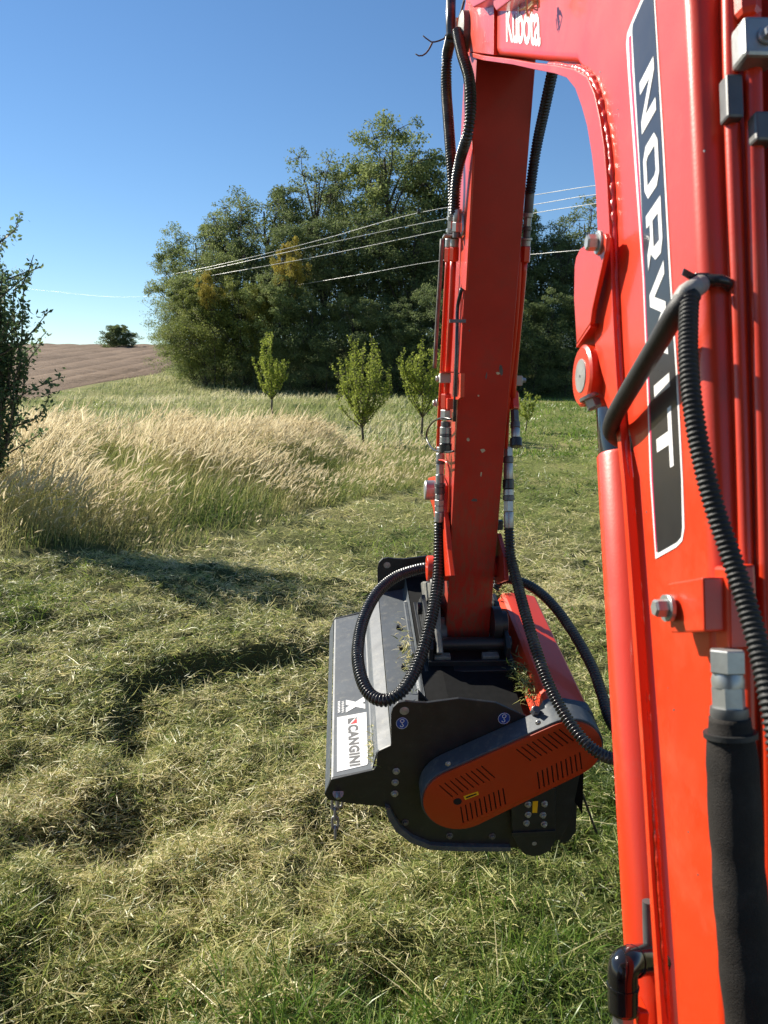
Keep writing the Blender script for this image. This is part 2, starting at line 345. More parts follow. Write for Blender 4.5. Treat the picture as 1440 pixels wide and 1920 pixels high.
field = grid_sheet('ploughed_field', lambda y: (-(22 + 1.0 * y), -19.7 + 0.8 * math.sin(y * 0.21) - 0.012 * (y - 44)), ysf, 420, field_z, mf)

# ---------------------------------------------------------------- grass
def blades(name, base, az, L, W, e0, droop, rnd, mat, nseg=3, s0=0.0, prof=None, roll=None, smooth=True, label=None, cat=None, parent=None):
    n = len(base); sv = np.linspace(s0, 1, nseg + 1)
    h = np.stack([np.cos(az), np.sin(az), np.zeros(n)], 1); side = np.stack([-np.sin(az), np.cos(az), np.zeros(n)], 1)
    fine = np.linspace(0, 1, 13); e = e0[:, None] - droop[:, None] * fine[None] ** 1.3
    cx = np.concatenate([np.zeros((n, 1)), np.cumsum((np.cos(e[:, 1:]) + np.cos(e[:, :-1])) / 24, 1)], 1) * L[:, None]
    cz = np.concatenate([np.zeros((n, 1)), np.cumsum((np.sin(e[:, 1:]) + np.sin(e[:, :-1])) / 24, 1)], 1) * L[:, None]
    k = np.clip((sv * 12), 0, 12); k0 = np.floor(k).astype(int).clip(0, 11); f = k - k0
    X = cx[:, k0] * (1 - f) + cx[:, k0 + 1] * f; Zc = cz[:, k0] * (1 - f) + cz[:, k0 + 1] * f; E = e[:, k0]
    C = base[:, None, :] + h[:, None, :] * X[..., None] + np.array([0, 0, 1.])[None, None] * Zc[..., None]
    up = h[:, None, :] * (-np.sin(E))[..., None] + np.array([0, 0, 1.]) * np.cos(E)[..., None]
    if roll is None: roll = rng.uniform(-1.2, 1.2, n)
    wd = side[:, None, :] * np.cos(roll)[:, None, None] + up * np.sin(roll)[:, None, None]
    if prof is None: prof = np.clip(1.05 - sv ** 1.8, 0.08, 1)
    w = (W[:, None] * prof[None])[..., None] * 0.5
    V = np.stack([C - wd * w, C + wd * w], 2).reshape(-1, 3)                 # n*(nseg+1)*2
    st = (nseg + 1) * 2; q = np.arange(nseg) * 2
    quad = np.stack([q, q + 1, q + 3, q + 2], 1)[None] + (np.arange(n) * st)[:, None, None]
    return V, quad.reshape(-1, 4), np.repeat(rnd, st)
def quads_obj(name, items, mats, parent=None, origin=None, smooth=False, kind=None):
    """items: list of (V, quads, rnd, material index)"""
    V = np.concatenate([i[0] for i in items]); o = 0; Q = []; MI = []
    for v, q, r, m in items: Q.append(q + o); MI.append(np.full(len(q), m)); o += len(v)
    Q = np.concatenate(Q); R = np.concatenate([i[2] for i in items]); MI = np.concatenate(MI)
    org = ORG[parent.name] if parent is not None else (np.array(origin, float) if origin is not None else np.zeros(3))
    me = bpy.data.meshes.new(name); me.vertices.add(len(V)); me.vertices.foreach_set('co', (V - org).astype(np.float32).ravel())
    me.loops.add(Q.size); me.loops.foreach_set('vertex_index', Q.astype(np.int32).ravel())
    me.polygons.add(len(Q)); me.polygons.foreach_set('loop_start', np.arange(0, Q.size, 4, dtype=np.int32)); me.polygons.foreach_set('loop_total', np.full(len(Q), 4, np.int32))
    me.polygons.foreach_set('material_index', MI.astype(np.int32))
    for m in mats: me.materials.append(m)
    a = me.attributes.new('rnd', 'FLOAT', 'POINT'); a.data.foreach_set('value', R.astype(np.float32))
    if smooth: me.polygons.foreach_set('use_smooth', np.ones(len(Q), bool))
    me.update(); me.validate()
    ob = bpy.data.objects.new(name, me); COL.objects.link(ob); ORG[ob.name] = org
    if parent is not None: ob.parent = parent
    else: ob.location = tuple(org)
    if kind: ob['kind'] = kind
    return ob
def inpoly(x, y, poly):
    r = np.zeros(len(x), bool); j = len(poly) - 1
    for i in range(len(poly)):
        xi, yi = poly[i]; xj, yj = poly[j]
        c = ((yi > y) != (yj > y)) & (x < (xj - xi) * (y - yi) / (yj - yi + 1e-12) + xi); r ^= c; j = i
    return r
TALL = [(-14, 7.7), (-5.5, 7.9), (-3.9, 8.2), (-2.6, 9.3), (-1.9, 10.6), (-1.4, 12.0), (-0.6, 13.4), (0.6, 15.2), (2.0, 16.4), (3.2, 18.0), (2.8, 20.5), (0, 20.8), (-3.4, 20), (-5, 19.3), (-9, 19), (-16, 18.5)]
def frustum_pts(n, y0, y1, p=1.0, margin=0.35):
    """random ground points in the wedge the camera sees; p>1 packs them nearer"""
    f = rng.random(n) ** p; y = y0 + (y1 - y0) * f
    hw = 0.53 * y + margin + 0.25; x = rng.uniform(-1, 1, n) * hw
    return x, y
M_CUT = leafy('cut_grass_blades', [(0.0, (0.035, 0.065, 0.012)), (0.2, (0.12, 0.165, 0.032)), (0.42, (0.34, 0.375, 0.115)), (0.62, (0.56, 0.53, 0.215)), (0.82, (0.72, 0.62, 0.33)), (1.0, (0.84, 0.75, 0.49))], 0.42, 0.45, 0.38)
M_GREEN = leafy('green_grass_blades', [(0.0, (0.050, 0.11, 0.014)), (0.5, (0.15, 0.25, 0.036)), (0.85, (0.35, 0.42, 0.09)), (1.0, (0.60, 0.56, 0.22))], 0.45, 0.38, 0.45)
M_STRAW = leafy('tall_grass_stalks', [(0.0, (0.09, 0.15, 0.030)), (0.35, (0.23, 0.27, 0.075)), (0.7, (0.44, 0.40, 0.17)), (1.0, (0.58, 0.50, 0.28))], 0.45, 0.6, 0.25)
M_PLUME = leafy('tall_grass_plumes', [(0.0, (0.56, 0.47, 0.29)), (0.5, (0.74, 0.64, 0.43)), (1.0, (0.86, 0.78, 0.58))], 0.55, 0.8, 0.1)
def dryness(x, y):
    """0 = green sward, 1 = dry hay; where hay was thrown the photo is paler"""
    d = 0.78 + 1.7 * fbm(x * 0.55 + 9, y * 0.55 + 2, 3) + 0.5 * fbm(x * 2.2, y * 2.2, 2)
    d = d + 0.30 * np.exp(-(((x + 1.9) / 1.3) ** 2 + ((y - 5.6) / 1.3) ** 2)) + 0.15 * np.exp(-(((x - 1.5) / 1.6) ** 2 + ((y - 7) / 2.5) ** 2))
    d = d - 0.36 * (1 - ss(2.2, 3.7, y)) - 0.45 * ss(11, 16, y) * ss(-0.5, 2.0, x) - 0.25 * np.exp(-((x - 1.1) ** 2 + (y - 3.6) ** 2) / 0.3) - 0.12 * ss(-0.2, 0.8, x) * (1 - ss(3.2, 4.6, y))
    return d
def litter(n, y0, y1, p, l0, l1, w0, w1, zmax, emax=0.5):
    x, y = frustum_pts(n, y0, y1, p); keep = ~inpoly(x, y, TALL); x = x[keep]; y = y[keep]; n = len(x)
    cl = vnoise(x * 7, y * 7) * 0.6 + vnoise(x * 16 + 4, y * 16) * 0.4
    zo = zmax * cl * rng.random(n) ** 0.7; az = vnoise(x * 1.7 + 3, y * 1.7) * 14 + rng.normal(0, 1.1, n)
    nc = max(1, n // 42); ci = rng.integers(0, nc, n); cm = rng.random(n) < 0.55                 # half of it lies in matted tufts
    cx_, cy_ = frustum_pts(nc, y0, y1, p); cr = rng.uniform(0.03, 0.10, nc) * (1 + 0.04 * y0); ca_ = rng.uniform(0, 6.28, nc)
    dx = rng.normal(0, 1, n); dy = rng.normal(0, 1, n); kx = cx_[ci] + dx * cr[ci]; ky = cy_[ci] + dy * cr[ci]
    cm &= ~inpoly(kx, ky, TALL); x = np.where(cm, kx, x); y = np.where(cm, ky, y)
    zo = np.where(cm, zmax * (0.6 + 2.2 * vnoise(cx_ * 5 + 2, cy_ * 5) ** 1.5)[ci] * np.exp(-(dx ** 2 + dy ** 2) / 2) * rng.random(n) ** 0.5 + 0.004, zo); az = np.where(cm, ca_[ci] + rng.normal(0, 1.0, n), az)
    z = height(x, y) + zo
    L = rng.uniform(l0, l1, n) * (0.6 + 0.8 * rng.random(n) ** 2); W = rng.uniform(w0, w1, n)
    e0 = rng.normal(0.22, 0.30, n).clip(-0.25, 0.9); dr = rng.normal(0.35, 0.6, n)
    rnd = np.clip(0.12 + 0.58 * dryness(x, y) + rng.normal(0, 0.15, n) + np.where(cm, rng.normal(0, 0.13, nc)[ci], 0), 0, 1)
    dk = rng.random(n) < 0.20; rnd[dk] *= 0.45
    return blades('c', np.stack([x, y, z], 1), az, L, W, e0, dr, rnd, None, nseg=2)
def sward(n, y0, y1, p, l0, l1, w0, w1, dens, side=None):
    x, y = frustum_pts(n, y0, y1, p); keep = ~inpoly(x, y, TALL)
    pr = np.clip(dens + 1.6 * (0.5 - dryness(x, y)) + 0.9 * fbm(x * 3.1 + 8, y * 3.1, 2), 0.05, 1); keep &= rng.random(n) < pr
    x = x[keep]; y = y[keep]; n = len(x)
    L = rng.uniform(l0, l1, n) * (0.55 + 0.9 * vnoise(x * 2.3, y * 2.3 + 5)); W = rng.uniform(w0, w1, n)
    rnd = np.clip(0.30 + 0.45 * dryness(x, y) + rng.normal(0, 0.2, n), 0, 1)
    return blades('s', np.stack([x, y, height(x, y) - 0.01], 1), rng.uniform(0, 6.28, n), L, W, rng.normal(1.0, 0.28, n).clip(0.25, 1.5), rng.uniform(0.2, 1.5, n), rnd, None, nseg=3)
items = []
for a in ((150000, 1.9, 4.2, 1.0, 0.03, 0.115, 0.0025, 0.0062, 0.06), (115000, 4.2, 8.5, 1.1, 0.035, 0.13, 0.0035, 0.0075, 0.06), (42000, 8.5, 17, 1.2, 0.07, 0.20, 0.005, 0.010, 0.06), (16000, 17, 26, 1.0, 0.08, 0.2, 0.008, 0.016, 0.05)):
    items.append((*litter(*a), 0))
x, y = frustum_pts(900, 1.6, 6.5, 1.2)                                      # long single stalks lying on top
k = ~inpoly(x, y, TALL); x = x[k]; y = y[k]; n = len(x)
items.append((*blades('l', np.stack([x, y, height(x, y) + 0.05], 1), rng.uniform(0, 6.28, n), rng.uniform(0.2, 0.5, n), rng.uniform(0.002, 0.004, n), rng.normal(0.12, 0.1, n), rng.normal(0.3, 0.2, n), rng.uniform(0.55, 1, n), None, nseg=4), 0))
cut = quads_obj('cut_grass', items, [M_CUT], kind='stuff'); tag(cut, 'pale cut grass and hay lying over the mown ground', 'cut grass')
items = []
for a in ((52000, 1.9, 4.2, 1.0, 0.05, 0.15, 0.003, 0.0065, 0.34), (42000, 4.2, 9, 1.1, 0.05, 0.14, 0.004, 0.008, 0.24), (34000, 9, 20, 1.2, 0.07, 0.17, 0.007, 0.013, 0.35), (52000, 20, 50, 1.1, 0.10, 0.22, 0.016, 0.034, 0.55)):
    items.append((*sward(*a), 0))
x = rng.normal(0.02, 0.32, 2600) - 0.12; y = rng.normal(2.12, 0.16, 2600)   # rank green tuft at the bottom edge
n = len(x); items.append((*blades('t', np.stack([x, y, height(x, y) - 0.01], 1), rng.uniform(0, 6.28, n), rng.uniform(0.12, 0.26, n), rng.uniform(0.004, 0.008, n), rng.normal(1.1, 0.25, n), rng.uniform(0.4, 1.6, n), np.clip(rng.normal(0.35, 0.15, n), 0, 0.8), None), 0))
x = rng.uniform(0.30, 1.1, 1500); y = rng.normal(2.55, 0.35, 1500)
n = len(x); items.append((*blades('t', np.stack([x, y, height(x, y) - 0.01], 1), rng.uniform(0, 6.28, n), rng.uniform(0.08, 0.20, n), rng.uniform(0.004, 0.007, n), rng.normal(1.15, 0.25, n), rng.uniform(0.4, 1.5, n), np.clip(rng.normal(0.45, 0.2, n), 0, 0.95), None), 0))
sw = quads_obj('short_grass', items, [M_GREEN], kind='stuff'); tag(sw, 'short green grass growing through the mown ground', 'grass')
# broad weed leaves low on the left and between the hay
items = []
x, y = frustum_pts(2200, 1.6, 7.5, 1.1); n = len(x); k = (vnoise(x * 1.4 + 2, y * 1.4) > 0.55); x = x[k]; y = y[k]; n = len(x)
items.append((*blades('w', np.stack([x, y, height(x, y) + 0.02], 1), rng.uniform(0, 6.28, n), rng.uniform(0.03, 0.08, n), rng.uniform(0.012, 0.028, n), rng.uniform(0.1, 0.9, n), rng.uniform(0.2, 1.2, n), np.clip(rng.normal(0.45, 0.2, n), 0, 0.85), None, nseg=3, prof=np.array([0.15, 0.9, 0.8, 0.05])), 0))
wd = quads_obj('weed_leaves', items, [M_GREEN], kind='stuff'); tag(wd, 'small broad green weed leaves scattered in the cut grass', 'weeds')
# tall grass stand
def tall_pts(n, dens_fun):
    x = rng.uniform(-14, 3, n); y = 7.5 + (25 - 7.5) * rng.random(n) ** 1.15
    k = inpoly(x + 1.0 * fbm(x * 2, y * 2, 3), y + 2.2 * fbm(x * 1.1 + 5, y * 1.1, 3) + 0.5 * (rng.random(n) - 0.4) * (rng.random(n) < 0.35), TALL) & (np.abs(x) < 0.56 * y + 1.2) & (rng.random(n) < dens_fun(x, y)); return x[k], y[k]
right = lambda x, y: ss(-3.5, -1.3, x - (y - 12) * 0.12)
x, y = tall_pts(84000, lambda x, y: np.clip(0.44 + 3.6 * fbm(x * 0.75, y * 0.75, 3) + 0.25 * (1 - right(x, y)), 0.05, 1) * (1 - 0.40 * right(x, y)))
n = len(x); hgt = rng.normal(1.05, 0.13, n) * (1 - 0.58 * right(x, y)) * (0.72 + 0.5 * vnoise(x * 0.9, y * 0.9)); edge = ss(-0.4, 2.8, y - (8.0 + 1.2 * np.maximum(0, x + 3.9)) + 2.2 * fbm(x * 0.9 + 4, y * 0.9, 3)); hgt *= 0.28 + 0.72 * edge
base = np.stack([x, y, height(x, y) - 0.02], 1); az = rng.normal(-0.15, 0.55, n); e0 = rng.normal(1.40, 0.15, n); dr = rng.uniform(0.3, 1.0, n) + 0.9 * (rng.random(n) < 0.3) * rng.random(n)
far = 1 + 0.06 * (y - 8); items = [(*blades('st', base, az, hgt, 0.005 * far, e0, dr, np.clip(rng.normal(0.62, 0.18, n), 0, 1), None, nseg=4), 0)]
pl = rng.random(n) < np.clip(0.95 * edge + 0.05, 0, 1) * np.where(right(x, y) > 0.5, 0.8, 1)
for ro in (0.2, 1.77):
    m = int(pl.sum()); items.append((*blades('pl', base[pl], az[pl], hgt[pl], (rng.uniform(0.008, 0.017, n) * far ** 0.6)[pl], e0[pl], dr[pl], np.clip(rng.normal(0.5, 0.22, m), 0, 1), None, nseg=4, s0=0.74, prof=np.array([0.25, 0.9, 1.0, 0.65, 0.12]), roll=np.full(m, ro)), 1))
x, y = tall_pts(120000, lambda x, y: np.clip(0.75 + 1.0 * fbm(x * 0.8 + 7, y * 0.8, 3), 0.15, 1) * (0.35 + 0.65 * ss(-0.2, 2.0, y - (8.0 + 1.2 * np.maximum(0, x + 3.9)))))
n = len(x); edge = ss(-0.4, 2.8, y - (8.0 + 1.2 * np.maximum(0, x + 3.9)) + 2.2 * fbm(x * 0.9 + 4, y * 0.9, 3)) * (1 - 0.55 * right(x, y))
items.append((*blades('lf', np.stack([x, y, height(x, y) - 0.02], 1), rng.normal(-0.1, 1.5, n), rng.uniform(0.30, 0.80, n) * (0.28 + 0.72 * edge), rng.uniform(0.005, 0.010, n) * (1 + 0.05 * (y - 8)), rng.normal(1.25, 0.2, n), rng.uniform(0.3, 1.6, n), np.clip(0.40 + 1.7 * fbm(x * 0.8 + 3, y * 0.8, 3) + rng.normal(0, 0.2, n), 0, 1), None, nseg=3), 0))
tg = quads_obj('tall_grass', items, [M_STRAW, M_PLUME], kind='stuff'); tag(tg, 'stand of tall dry grass with straw coloured plumes leaning right', 'tall grass')
# rough grass of the far meadow
x = rng.uniform(-40, 30, 90000); y = 22 + 55 * rng.random(90000) ** 1.3; k = (np.abs(x) < 0.54 * y + 1) & ~((x < -19.3) & (y > 40)) & (x < 4 + 0.0 * y) & (rng.random(90000) < 0.3 + 0.7 * vnoise(x * 0.3, y * 0.3)); x = x[k]; y = y[k]; n = len(x)
M_ROUGH = leafy('rough_meadow_blades', [(0.0, (0.17, 0.21, 0.075)), (0.4, (0.34, 0.36, 0.16)), (0.75, (0.54, 0.51, 0.29)), (1.0, (0.70, 0.63, 0.42))], 0.35, 0.7, 0.15)
items = [(*blades('r', np.stack([x, y, height(x, y) - 0.02], 1), rng.normal(0, 1.2, n), rng.uniform(0.2, 0.5, n), rng.uniform(0.018, 0.04, n) * (0.6 + y / 50), rng.normal(1.2, 0.2, n), rng.uniform(0.3, 1.3, n), np.clip(0.48 + 1.5 * fbm(x * 0.25 + 2, y * 0.25, 3) + 0.3 * np.exp(-((x + 9) / 6) ** 2 - ((y - 46) / 7) ** 2) + rng.normal(0, 0.15, n), 0, 1), None, nseg=2), 0)]
rg = quads_obj('rough_meadow_grass', items, [M_ROUGH], kind='stuff'); tag(rg, 'rough pale green meadow grass running up to the wood', 'meadow grass')

# ---------------------------------------------------------------- trees
def leaf_quads(P, size, rnd, flat=0.5, r=None):
    """one bent leaf-shaped quad at every point"""
    r = r or rng; n = len(P); nrm = r.normal(0, 1, (n, 3)); nrm[:, 2] = np.abs(nrm[:, 2]) + flat; nrm /= np.linalg.norm(nrm, axis=1)[:, None]
    t = np.cross(nrm, r.normal(0, 1, (n, 3))); t /= np.linalg.norm(t, axis=1)[:, None] + 1e-9; bt = np.cross(nrm, t)
    s = (size * r.uniform(0.6, 1.3, n))[:, None]
    V = np.stack([P - t * s, P + bt * s * 0.55 - nrm * s * 0.12, P + t * s, P - bt * s * 0.55 - nrm * s * 0.12], 1).reshape(-1, 3)
    Q = np.arange(n * 4).reshape(n, 4); return V, Q, np.repeat(rnd, 4)
def limb(p0, p1, r0, r1, r, wob=0.08, n=6, sag=0.0):
    p0 = np.asarray(p0, float); p1 = np.asarray(p1, float); L = np.linalg.norm(p1 - p0); s = np.linspace(0, 1, n)[:, None]
    C = p0 + (p1 - p0) * s + np.concatenate([np.zeros((1, 3)), np.cumsum(r.normal(0, wob * L / n, (n - 1, 3)), 0)]); C[:, 2] += sag * L * np.sin(np.pi * s[:, 0])
    return tube(C, np.linspace(r0, r1, n), 6), C
def forest_tree(seed, H=16.0, Wd=8.0, base=0.22, nl=26, leaves=30000, size=0.100, airy=0.0):
    """unit data for one broadleaf tree: (bark verts/faces, leaf data); trunk foot at the origin"""
    r = np.random.default_rng(seed); wood = []
    top = np.array([r.normal(0, 0.4), r.normal(0, 0.4), H * 0.86]); tr, C = limb((0, 0, 0), top, 0.02 * H, 0.004 * H, r, 0.05, 10); wood.append(tr)
    cen = []
    for i in range(nl):
        f = base + (1 - base) * ((i + r.random()) / nl) ** 0.9; a = i * 2.4 + r.normal(0, 0.5)
        rad = Wd * 0.5 * (1 - ((f - base) / (1 - base) - 0.42) ** 2 * 1.7) * r.uniform(0.5, 1.0)
        p = np.array([math.cos(a) * rad, math.sin(a) * rad, f * H * r.uniform(0.93, 1.0)])
        k = min(9, int(max(0.0, f - 0.22) * 10)); lb, Cl = limb(C[k], p, 0.006 * H, 0.0012 * H, r, 0.10, 6, 0.06); wood.append(lb)
        cen.append((p, r.uniform(0.16, 0.30) * Wd * (1.15 - 0.55 * f), Cl))
    P = []; R = []
    for p, rr, Cl in cen:
        m = int(leaves / nl * r.uniform(0.7, 1.3)); ns = 9; sub = p + r.normal(0, 0.75, (ns, 3)).clip(-1.25, 1.25) * rr * np.array([1, 1, 0.75])
        for q in sub:
            tw, _ = limb(p, q, 0.0016 * H, 0.0006 * H, r, 0.1, 4); wood.append(tw)
            d = r.normal(0, 1, (m // ns, 3)); d /= np.linalg.norm(d, axis=1)[:, None]
            P.append(q + d * (rr * (0.62 - 0.08 * airy)) * (r.random((m // ns, 1)) ** 0.45) * np.array([1, 1, 0.62])); R.append(np.full(m // ns, r.normal(0, 0.10)))
    P = np.concatenate(P); R = np.clip(0.5 + np.concatenate(R) + r.normal(0, 0.18, len(P)), 0, 1)
    return join(*wood), leaf_quads(P, size, R, 0.35, r)
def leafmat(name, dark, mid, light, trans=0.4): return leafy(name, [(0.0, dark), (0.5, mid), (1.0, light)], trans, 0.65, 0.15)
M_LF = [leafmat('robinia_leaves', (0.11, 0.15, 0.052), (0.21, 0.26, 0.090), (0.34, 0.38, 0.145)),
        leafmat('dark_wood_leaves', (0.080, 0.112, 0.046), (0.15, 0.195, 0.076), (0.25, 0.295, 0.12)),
        leafmat('olive_leaves', (0.11, 0.145, 0.036), (0.20, 0.235, 0.062), (0.32, 0.34, 0.10)),
        leafmat('autumn_yellow_leaves', (0.11, 0.13, 0.03), (0.38, 0.31, 0.06), (0.58, 0.46, 0.10)),
        leafmat('yellowing_leaves', (0.08, 0.10, 0.02), (0.15, 0.165, 0.03), (0.26, 0.24, 0.05))]
PROTO = [forest_tree(1), forest_tree(2, airy=1.0, nl=30, base=0.34), forest_tree(3, base=0.10, nl=30), forest_tree(4, base=0.06, nl=26, H=12), forest_tree(5, airy=1.0, base=0.28, nl=24, leaves=7000), forest_tree(6, base=0.02, nl=22, H=8, leaves=9000), forest_tree(7, base=0.0, nl=34, H=8, leaves=16000, size=0.22), forest_tree(8, base=0.80, nl=12, leaves=12000, size=0.12)]
PME = []
def proto_mesh(nm, vf):
    me = bpy.data.meshes.new(nm); me.from_pydata(np.asarray(vf[0]).tolist(), [], vf[1]); me.polygons.foreach_set('use_smooth', np.ones(len(me.polygons), bool)); me.materials.append(M_BARKD); return me
for wv, lv in PROTO:
    o = quads_obj('crown', [(*lv, 0)], [M_LF[0]]); me = o.data; bpy.data.objects.remove(o); PME.append((proto_mesh('trunk', wv), me))
PH = [float(np.percentile(lv[0][:, 2], 99.8)) / 0.985 for wv, lv in PROTO]; PW = [2 * float(np.percentile(np.hypot(lv[0][:, 0], lv[0][:, 1]), 97)) for wv, lv in PROTO]
def place_tree(kind, u, vtop, t, wpx, mat, label, cat='tree', group=None, name='woodland_tree', vbase=None):
    d = ray(u, 700); x = d[0] * t; y = d[1] * t * 1.0; zb = float(height(x, y))
    ztop = CAMH + t * (-sp + (960 - vtop) / 1440 * cp); Hh = ztop - zb; Wm = wpx / 1440 * t
    Wm *= 1.16 if kind in (0, 1, 4) else 1.08
    root = empty(name, (x, y, zb - 0.05)); rz = rng.uniform(0, 6.28)
    for nm, me, in (('trunk', PME[kind][0]), ('crown', PME[kind][1])):
        o = bpy.data.objects.new(nm, me); COL.objects.link(o); o.parent = root
        o.rotation_euler = (0, 0, rz); o.scale = (Wm / PW[kind], Wm / PW[kind], Hh / (PH[kind] * 0.985))
        if nm == 'crown': o.material_slots[0].link = 'OBJECT'; o.material_slots[0].material = mat
    tag(root, label, cat, group); return root
WOOD = 'trees packed in the wood'
# tall back row, seen one by one against the sky
place_tree(1, 737, 253, 62, 250, M_LF[0], 'tallest airy tree of the wood, its crown highest against the sky', group=WOOD)
place_tree(4, 590, 297, 63, 190, M_LF[0], 'airy tree second highest on the skyline, left of the tallest crown', group=WOOD)
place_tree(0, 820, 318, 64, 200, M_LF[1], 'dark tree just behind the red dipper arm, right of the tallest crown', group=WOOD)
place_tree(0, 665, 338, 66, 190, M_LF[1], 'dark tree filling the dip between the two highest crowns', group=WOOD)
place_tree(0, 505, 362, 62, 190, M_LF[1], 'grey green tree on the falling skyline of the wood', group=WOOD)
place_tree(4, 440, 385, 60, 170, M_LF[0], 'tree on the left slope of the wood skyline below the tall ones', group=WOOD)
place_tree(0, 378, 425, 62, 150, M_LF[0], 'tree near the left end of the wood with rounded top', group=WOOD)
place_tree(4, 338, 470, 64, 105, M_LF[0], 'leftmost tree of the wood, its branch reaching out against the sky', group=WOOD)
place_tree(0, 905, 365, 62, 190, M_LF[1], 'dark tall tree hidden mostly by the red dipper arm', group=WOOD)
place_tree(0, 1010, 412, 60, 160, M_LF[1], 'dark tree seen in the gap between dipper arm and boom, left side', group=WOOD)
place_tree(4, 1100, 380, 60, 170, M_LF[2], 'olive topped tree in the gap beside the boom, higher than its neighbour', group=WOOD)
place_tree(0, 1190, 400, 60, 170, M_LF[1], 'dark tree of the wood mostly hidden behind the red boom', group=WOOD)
# middle row
ORD = ['first', 'second', 'third', 'fourth', 'fifth', 'sixth', 'seventh', 'eighth', 'ninth', 'tenth', 'eleventh', 'twelfth', 'thirteenth']
for i, (u, vt, w, k, m) in enumerate(((362, 520, 135, 2, 0), (405, 478, 160, 2, 0), (470, 455, 160, 2, 1), (540, 430, 170, 2, 1), (610, 420, 180, 2, 1), (690, 415, 180, 2, 1), (760, 410, 170, 2, 1), (830, 420, 170, 2, 1), (900, 430, 170, 2, 1), (965, 445, 160, 2, 1), (1040, 450, 170, 2, 1), (1110, 455, 170, 2, 1), (1180, 450, 170, 2, 1))):
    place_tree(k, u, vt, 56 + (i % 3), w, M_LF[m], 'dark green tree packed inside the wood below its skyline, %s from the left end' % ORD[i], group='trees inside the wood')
# edge of the wood
place_tree(3, 350, 560, 62, 110, M_LF[0], 'bushy tree at the left corner of the wood beside the ploughed field', group=WOOD)
place_tree(3, 385, 535, 54, 150, M_LF[2], 'olive green tree on the lit left edge of the wood', group=WOOD)
place_tree(3, 455, 525, 53, 150, M_LF[2], 'lit green tree of the wood edge left of the yellow one', group=WOOD)
place_tree(3, 530, 505, 52, 150, M_LF[0], 'low tree of the wood edge behind the leftmost sapling', group=WOOD)
place_tree(7, 545, 450, 51.8, 66, M_LF[3], 'yellow autumn tree glowing in the middle of the wood', group=WOOD)
place_tree(7, 402, 510, 52.6, 52, M_LF[3], 'small yellow leaved tree near the left end of the wood', group=WOOD)
place_tree(3, 495, 535, 51.5, 70, M_LF[4], 'yellowing green tree at the wood edge under the yellow one', group=WOOD)
place_tree(3, 590, 560, 51, 160, M_LF[1], 'dark tree of the wood edge right of the leftmost sapling', group=WOOD)
place_tree(3, 665, 555, 50, 160, M_LF[1], 'dark tree of the wood edge behind the middle sapling', group=WOOD)
place_tree(3, 745, 560, 50, 160, M_LF[1], 'dark tree of the wood edge between the two right saplings', group=WOOD)
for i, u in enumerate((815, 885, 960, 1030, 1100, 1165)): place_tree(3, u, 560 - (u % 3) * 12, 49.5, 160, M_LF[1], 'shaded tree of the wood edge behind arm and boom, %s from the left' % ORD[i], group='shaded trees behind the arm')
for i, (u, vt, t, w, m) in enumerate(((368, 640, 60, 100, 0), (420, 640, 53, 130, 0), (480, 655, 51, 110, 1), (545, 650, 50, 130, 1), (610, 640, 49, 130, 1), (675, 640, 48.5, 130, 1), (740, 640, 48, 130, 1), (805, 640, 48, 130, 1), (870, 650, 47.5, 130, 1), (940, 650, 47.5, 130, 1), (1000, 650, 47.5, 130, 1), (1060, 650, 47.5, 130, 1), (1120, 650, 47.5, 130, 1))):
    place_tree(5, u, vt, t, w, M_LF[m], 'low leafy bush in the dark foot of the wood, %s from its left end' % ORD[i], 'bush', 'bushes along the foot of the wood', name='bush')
place_tree(6, 226, 610, 120, 62, M_LF[1], 'lone round tree on the crest of the ploughed field', name='hilltop_tree')
